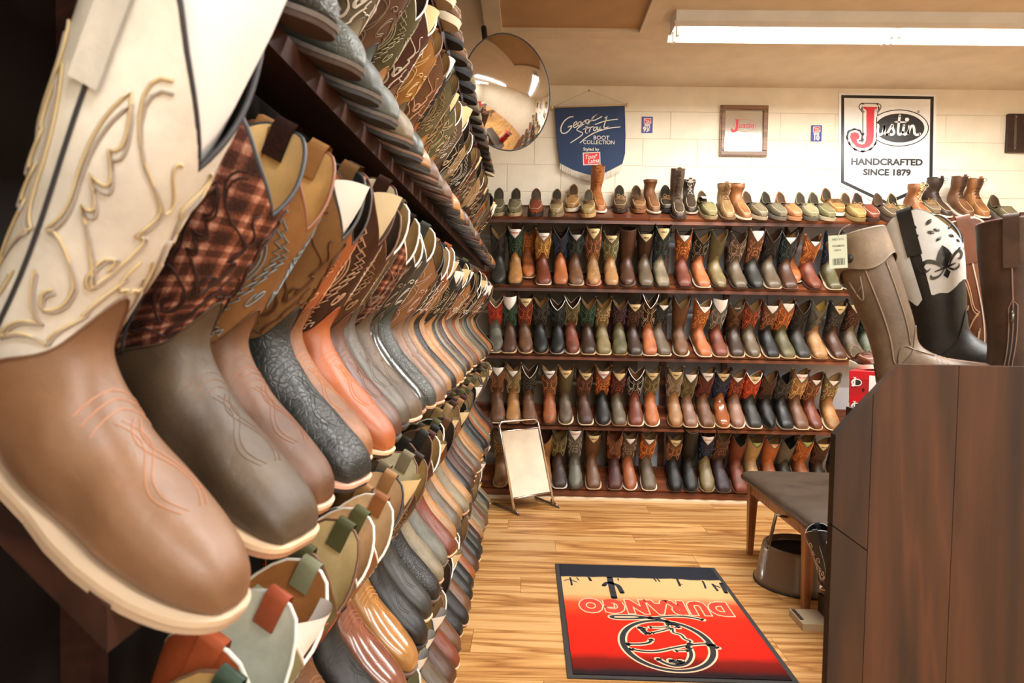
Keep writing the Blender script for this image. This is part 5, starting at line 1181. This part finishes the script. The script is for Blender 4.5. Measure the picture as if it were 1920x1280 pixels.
# ------------------------------------------------------------------ red shoe boxes
bY = 3.4
for i in range(9):
    hb = .118; tz = at(1592, 690, bY).z - .012
    z0 = tz - (i + 1) * hb
    if z0 < 0: break
    xq = at(1592 - 4 * i * .8, 700, bY).x + (.012 if i % 2 else 0)
    b_ = thing('shoe_box', ['red shoe box with white label, topmost of the stack behind the panel', 'red shoe box second from the top of the stack', 'red shoe box third from the top of the stack', 'red shoe box fourth from the top of the stack', 'red shoe box fifth from the top of the stack', 'red shoe box sixth from the top of the stack', 'red shoe box seventh from the top of the stack', 'red shoe box lowest in the stack', 'red shoe box on the floor'][i], 'box', (xq, bY, z0), (0, 0, math.radians(-38 + 3 * (-1) ** i)), 'stack of red shoe boxes')
    link('tray', MB().box(.002, .198, .002, .33, 0, hb - .002).mesh('tray', False), plain('a8141c', .45), b_)
    link('lid', MB().box(0, .2, 0, .332, hb - .04, hb).mesh('lid', False), plain('c01822', .4), b_)
    if i < 3:
        link('label', MB().box(.09, .178, -.0012, 0, .02, .10).mesh('label', False), plain('e8e4de', .5), b_)
        mb = MB(); vs = [(.12,.035),(.145,.03),(.15,.04),(.14,.055),(.138,.08),(.122,.082),(.128,.055)]; mb.add([Vector((x, -.0018, z)) for x, z in vs], [tuple(range(7))]); link('boot_picture', mb.mesh('pic', False), plain('4a2c22', .5), b_)
        mb = MB(); mb.add([Vector((.035 + .024*math.cos(2*PI*j/20), -.0016, .062 + .019*math.sin(2*PI*j/20))) for j in range(20)], [tuple(range(20))]); link('logo_oval', mb.mesh('oval', False), plain('e8e4de', .5), b_)
        mb = MB(); mb.add([Vector((.037 + .018*math.cos(2*PI*j/20), -.0020, .062 + .014*math.sin(2*PI*j/20))) for j in range(20)], [tuple(range(20))]); link('logo_oval', mb.mesh('oval', False), plain('2a2222', .5), b_)
        mb = MB(); mb.add([Vector((x, -.0024, z)) for x, z in ((.018,.088),(.034,.088),(.030,.084),(.030,.048),(.022,.040),(.012,.044),(.014,.05),(.022,.048),(.024,.084))], [tuple(range(9))]); link('logo_initial', mb.mesh('j', False), plain('e8e4de', .5), b_)
        mb = MB(); mb.tube([(.066, -.001, .024), (.066, -.0015, .024)], .006, 10); link('finger_hole', MB().add([Vector((.066 + .006*math.cos(2*PI*j/12), -.0016, .028 + .008*math.sin(2*PI*j/12))) for j in range(12)], [tuple(range(12))]).mesh('hole', False), plain('200808', .8), b_)
tz = at(1592, 690, bY).z - .012
make_shoe('red brown laced moccasin shoe standing on the red shoe boxes', (at(1655, 690, bY).x, bY + .30, tz), (0, 0, -PI/2 - .1), 'boat', '7c3a22', 'e8dcc8', scale=.95)

# ------------------------------------------------------------------ tall wooden end panel
PY = 1.3
def Pn(x, y): q = at(x, y, PY); return (q.x, q.z)
gp = thing('display_panel', 'tall dark walnut end panel with a cut-off corner in the right foreground', 'display', (.9, PY, 0))
def piece(name, pts, th=.022, y=0.0):
    M = Matrix(((1,0,0,-.9),(0,0,1,y),(0,1,0,0),(0,0,0,1)))
    me = MB().prism([q for q in pts], 0, th, M).mesh(name, False); return link(name, me, M_BROWN, gp)
xL = Pn(1567, 818)[0]; zc_ = Pn(1567, 815)[1]; xC, zC = Pn(1690, 683); xR = 1.62; zR = zC
xs1 = Pn(1632, 900)[0]; zs0 = Pn(1560, 985)[1]; zs1 = Pn(1632, 1032)[1]; g_ = .0012
zch = zc_ + (zC - zc_) * (xs1 - xL) / (xC - xL)
piece('panel_board', [(xL, zs0 + g_), (xs1 - g_, zs1 + g_), (xs1 - g_, zch), (xL, zc_)])
piece('panel_board', [(xL, 0), (xs1 - g_, 0), (xs1 - g_, zs1 - g_), (xL, zs0 - g_)])
xs2 = Pn(1790, 900)[0]
piece('panel_board', [(xs1, 0), (xs2 - g_, 0), (xs2 - g_, zC), (xC, zC), (xs1, zch)])
piece('panel_board', [(xs2, 0), (xR, 0), (xR, zC), (xs2, zC)])
link('backer', MB().prism([(xL + .004, 0), (xR, 0), (xR, zC - .004), (xC + .003, zC - .004), (xL + .004, zc_ - .003)], .022, .028, Matrix(((1,0,0,-.9),(0,0,1,0),(0,1,0,0),(0,0,0,1)))).mesh('backer', False), M_BROWN, gp)
tp = MB(); M2 = Matrix(((1,0,0,-.9),(0,0,1,.022),(0,1,0,0),(0,0,0,1)))
tp.prism([(.81, zC - .16), (xR, zC - .16), (xR, zC - .136), (.81, zC - .136)], 0, .42, M2); link('top_board', tp.mesh('top', False), M_BROWN, gp)
tp = MB().prism([(xL + .3, 0), (xR, 0), (xR, zC - .16), (xL + .32, zC - .16)], .38, .42, M2); link('rear_board', tp.mesh('rear', False), M_BROWN, gp)
zt = zC - .136
def stand(label, px, py, Y, yaw, lean_, scale, **k):
    """boot standing on the top board; (px,py) is where the ankle passes the panel's top edge"""
    q = at(px, py, Y)
    rot = Euler((0, math.radians(lean_), math.radians(yaw)))
    off = rot.to_matrix() @ Vector((.06 * scale, 0, 0))
    return make_boot(label, (q.x - off.x, q.y - off.y, zt + .004 - min(0, off.z) - k.pop('dz', 0)), rot, scale=scale, **k)

def overlay(L, lo, hi, ph0, ph1, off, n=24, m=8):
    rows = [[L.P(lo(ph0 + (ph1-ph0)*k/n) + (hi(ph0 + (ph1-ph0)*k/n) - lo(ph0 + (ph1-ph0)*k/n)) * i/m, ph0 + (ph1-ph0)*k/n, off) for k in range(n+1)] for i in range(m+1)]
    return MB().grid(rows)
KR = dict(vamp='86695a', shaft='8a6d5c', hs=1.12, dip=.05, slim=.86, shaftw=.55)
rb = stand('tall taupe riding boot with folded cuff leaning left on the wooden panel', 1722, 683, 1.50, -35, -17, 1.0, sole='6a5648', lining='6a5242', pat=None, toe='round', pipe='9a8272', res=2, kind='oiled', skind='oiled', extra=True, **KR)
L = boot_meshes('round', 1.12, .86, .05, 'tongue', 2, None, .0009, shaft=.55)['last']
lo = lambda a: NT - 1.55 + .22 * math.cos(a * 3 + .6); hi = lambda a: NT - .01
cf = link('cuff', overlay(L, lo, hi, 0, 2*PI, .006, 48, 8).mesh('cuff'), leather('ab8e7c', 'oiled'), rb)
mb = MB(); mb.tube([L.P(lo(2*PI*k/48), 2*PI*k/48, .006) for k in range(48)], .0016, 5, True); mb.tube([L.P(NT - .02, 2*PI*k/48, .003) for k in range(48)], .004, 6, True)
link('cuff_edge', mb.mesh('edge'), leather('9c8070'), cf)
sp_ = L.P(NT - 1.0, -1.9, .007); nn = (L.P(NT - 1.0, -1.9, .012) - sp_).normalized()
link('snap', MB().tube([sp_, sp_ + nn * .004], .010, 12).mesh('snap'), plain('2a2422', .4), cf)
mb = MB(); mb.tube([L.P(NT - 1.9 - 1.0 * math.sin(k / 12 * PI) , -2.3 + .5 * k / 12, .004) for k in range(13)], .002, 5); mb.tube([L.P(NT - 2.5, -2.2, .004), L.P(NT - 2.3, -1.85, .004)], .002, 5)
link('strap_loop', mb.mesh('loop'), leather('a08574'), rb)
mb = MB(); mb.tube([L.P(9.5 + (NT - 11.2) * k / 10, -.75, .001) for k in range(11)], .0013, 5); mb.tube([L.P(6.2 + 4 * math.sin(k / 12 * PI), -1.9 + 1.5 * k / 12, .001) for k in range(13)], .0015, 5)
link('seam', mb.mesh('seam'), leather('a98e7e'), rb)
# hang tag
q = at(1572, 470, 1.47); tg = thing('hang_tag', 'pale green hang tag with barcode hanging beside the riding boot cuff', 'tag', q, (math.radians(90), math.radians(-4), math.radians(-12)))
link('card', MB().box(-.019, .017, -.037, .033, 0, .0008).mesh('card', False), plain('cfd8c0', .5), tg)
M_TK = plain('4a5048', .6)
for i in range(11): link('barcode_bar', MB().box(-.012 + .0022*i, -.012 + .0022*i + (.0014 if i % 3 else .0007), -.030, -.016, .0009, .0012).mesh('bar', False), M_TK, tg)
wtext(tg, 'WOMENS', 0, .010, .0055, M_TK, .0012, .0001); wtext(tg, 'SIZE 8', -.002, .001, .0048, M_TK, .0012, .0001); wtext(tg, 'BED STU', 0, .024, .006, M_TK, .0012)
mb = MB(); mb.tube(smooth_path([(0, .030, .001), (.006, .044, .006), (.02, .052, .02)], 4), .0008, 4); link('string', mb.mesh('string'), plain('d8d0c0', .7), tg)
KF = dict(vamp='2a2425', shaft='2a2425', hs=1.0, dip=2.0, pipe='1f1c1c')
fb_ = stand('black boot with white fleur-de-lis shaft leaning left behind the riding boot', 1806, 690, 1.56, -48, -14, 1.2, sole='3a3430', lining='c8b488', pat=None, res=2, extra=False, kind='oiled', skind='oiled', **KF)
L = boot_meshes('square', 1.0, 1.0, 2.0, 'tongue', 2, None, .0009)['last']
import random as _r
rj = _r.Random(2); jag = [rj.uniform(-.28, .28) for _ in range(60)]
def lo(a):
    k = (a + 4) * 4.2; i = int(k); u = k - i; return NT - 4.0 + .5 * math.sin(a * 2.2 - .3) + jag[i % 60] * (1 - u) + jag[(i + 1) % 60] * u
M_FW = leather('f2f4f6', 'smooth')
for (a0, a1) in ((-1.42, 1.42), (1.72, 4.56)):
    link('white_overlay', overlay(L, lo, lambda a: top_t(a, 2.0) - .02, a0, a1, .0010, 44, 12).mesh('overlay'), M_FW, fb_)
M_FD = leather('2c2a2c', 'shiny')
def on_shaft(ph0, t0, pts, off=.0024, s=1.35): return [L.P(t0 + s * v / .048, ph0 + s * u / .056, off) for u, v in pts]
def inlay(ph0, t0, pts):
    vs = on_shaft(ph0, t0, pts); c_ = sum(vs, Vector()) / len(vs); n_ = len(vs)
    mb = MB(); mb.add(vs + [L.P(t0 + 1.35*sum(v for u, v in pts)/n_/.048, ph0 + 1.35*sum(u for u, v in pts)/n_/.056, .0028)], [(i, (i+1) % n_, n_) for i in range(n_)])
    return link('inlay', mb.mesh('inlay', False), M_FD, fb_)
def petal(cu, cv, l, w_, ang):
    o = []
    for k in range(12):
        a = 2*PI*k/12; x = l * math.cos(a) / 2; y = w_ * math.sin(a) / 2 * (1 - abs(math.cos(a)) ** 3 * .5)
        o.append((cu + x*math.cos(ang) - y*math.sin(ang), cv + x*math.sin(ang) + y*math.cos(ang)))
    return o
f0 = -.85; ft = NT - 2.75
def band(pts, w0):
    L2 = []; R2_ = []
    for i, (u, v) in enumerate(pts):
        a = pts[max(0, i-1)]; b = pts[min(len(pts)-1, i+1)]; d = Vector((b[0]-a[0], b[1]-a[1])).normalized(); ww = w0 * math.sin(PI * (i + .7) / (len(pts) + .4))
        L2.append((u - d.y*ww/2, v + d.x*ww/2)); R2_.append((u + d.y*ww/2, v - d.x*ww/2))
    mb = MB(); mb.grid([on_shaft(f0, ft, L2), on_shaft(f0, ft, R2_)]); return link('inlay', mb.mesh('inlay', False), M_FD, fb_)
inlay(f0, ft, [(0, .030), (.006, .020), (.010, .008), (.005, -.004), (.002, -.012), (-.002, -.012), (-.005, -.004), (-.010, .008), (-.006, .020)])
for sg in (-1, 1): band(smooth_path([(sg*.004, -.012), (sg*.010, .002), (sg*.020, .012), (sg*.027, .006), (sg*.023, -.004), (sg*.017, -.002)], 4), .007); band(smooth_path([(sg*.002, -.014), (sg*.010, -.022), (sg*.018, -.020), (sg*.019, -.013)], 4), .005)
band([(-.014, -.011), (-.007, -.012), (0, -.012), (.007, -.012), (.014, -.011)], .005)
inlay(f0, ft, [(0, -.014), (.005, -.024), (0, -.034), (-.005, -.024)])
for (pp, tt_) in ((-1.25, NT - .95), (-.72, NT - 1.35), (-.12, NT - 2.3 + .2)):
    for k in range(4):
        a = PI/4 + k*PI/2; inlay(pp, tt_, petal(.011*math.cos(a), .011*math.sin(a), .009, .005, a))
stand('orange brown stitched boot leaning behind the fleur-de-lis boot', 1868, 690, 1.68, -20, -12, 1.12, vamp='9a5430', shaft='96502c', sole='3a3430', lining='c8a070', hs=1.1, dip=1.8, stitch='e0b48c', pipe='f0dcc4', res=2, sw=.0013)
bb = stand('tall dark brown boot with pull strap and zipper at the right edge', 1912, 690, 1.40, -45, -2, 1.02, vamp='5a3c30', shaft='5e4034', sole='3a3430', lining='4a3228', hs=1.12, dip=.2, pat=None, pipe='7a5c50', res=2, kind='oiled', skind='oiled', straps=True, seam='8a6a5c')
L = boot_meshes('square', 1.12, 1.0, .2, 'tongue', 2, None, .0009)['last']
mb = MB(); rows = [[L.P(9 + (NT - 12.6) * i / 12, -PI/2 + a, .0012) for a in (-.10, -.04, .04, .10)] for i in range(13)]; mb.grid(rows); zp_ = link('zipper', mb.mesh('zip'), plain('2a2422', .5), bb)
mb = MB(); e = [L.P(9 + (NT - 12.6) * i / 12, -PI/2 - .13, .001) for i in range(13)] + [L.P(NT - 3.3, -PI/2, .001)] + [L.P(9 + (NT - 12.6) * i / 12, -PI/2 + .13, .001) for i in range(12, -1, -1)]; mb.tube(e, .0012, 5); link('zipper_seam', mb.mesh('zs'), plain('8c7264', .6), zp_)
q = L.P(NT - 3.8, -PI/2, .004); link('zipper_pull', MB().tube([q, q + Vector((0, -.002, -.022))], .003, 6).mesh('pull'), plain('8a8078', .3, .9), zp_)

# ------------------------------------------------------------------ table and boxes added behind the camera for the convex mirror to reflect
st2 = thing('mirror_filler_table', 'tan table added behind the camera for the convex mirror to reflect', 'table', (2.6, .2, 0))
link('table_top', MB().box(-.5, .5, -1.4, .5, .72, .76).mesh('top', False), plain('b98d5c', .5), st2)
for x in (-.45, .45):
    for y in (-1.35, .45): link('leg', MB().box(x - .03, x + .03, y - .03, y + .03, 0, .72).mesh('leg', False), plain('7a5634', .5), st2)
for i, (x, y, z, c_, nm) in enumerate([(2.3, -.9, .76, 'c01822', 'red'), (2.75, -.9, .76, 'e8e4de', 'white'), (2.3, -.4, .76, 'c01822', 'red'), (2.3, -.9, .88, 'c01822', 'red'), (2.75, -.4, .76, '2a4a86', 'blue'), (2.3, .1, .76, '7a4c30', 'brown')]):
    b_ = thing('shoe_box', nm + ' closed box added behind the camera for the mirror, ' + ['bottom of the stacked pair', 'near the outer corner', 'beside the blue box', 'top of the stacked pair', 'the only blue one', 'the only brown one'][i], 'box', (x, y, z))
    link('tray', MB().box(-.16, .16, -.1, .1, 0, .10).mesh('tray', False), plain(c_, .5), b_); link('lid', MB().box(-.162, .162, -.102, .102, .08, .118).mesh('lid', False), plain(c_, .45), b_)
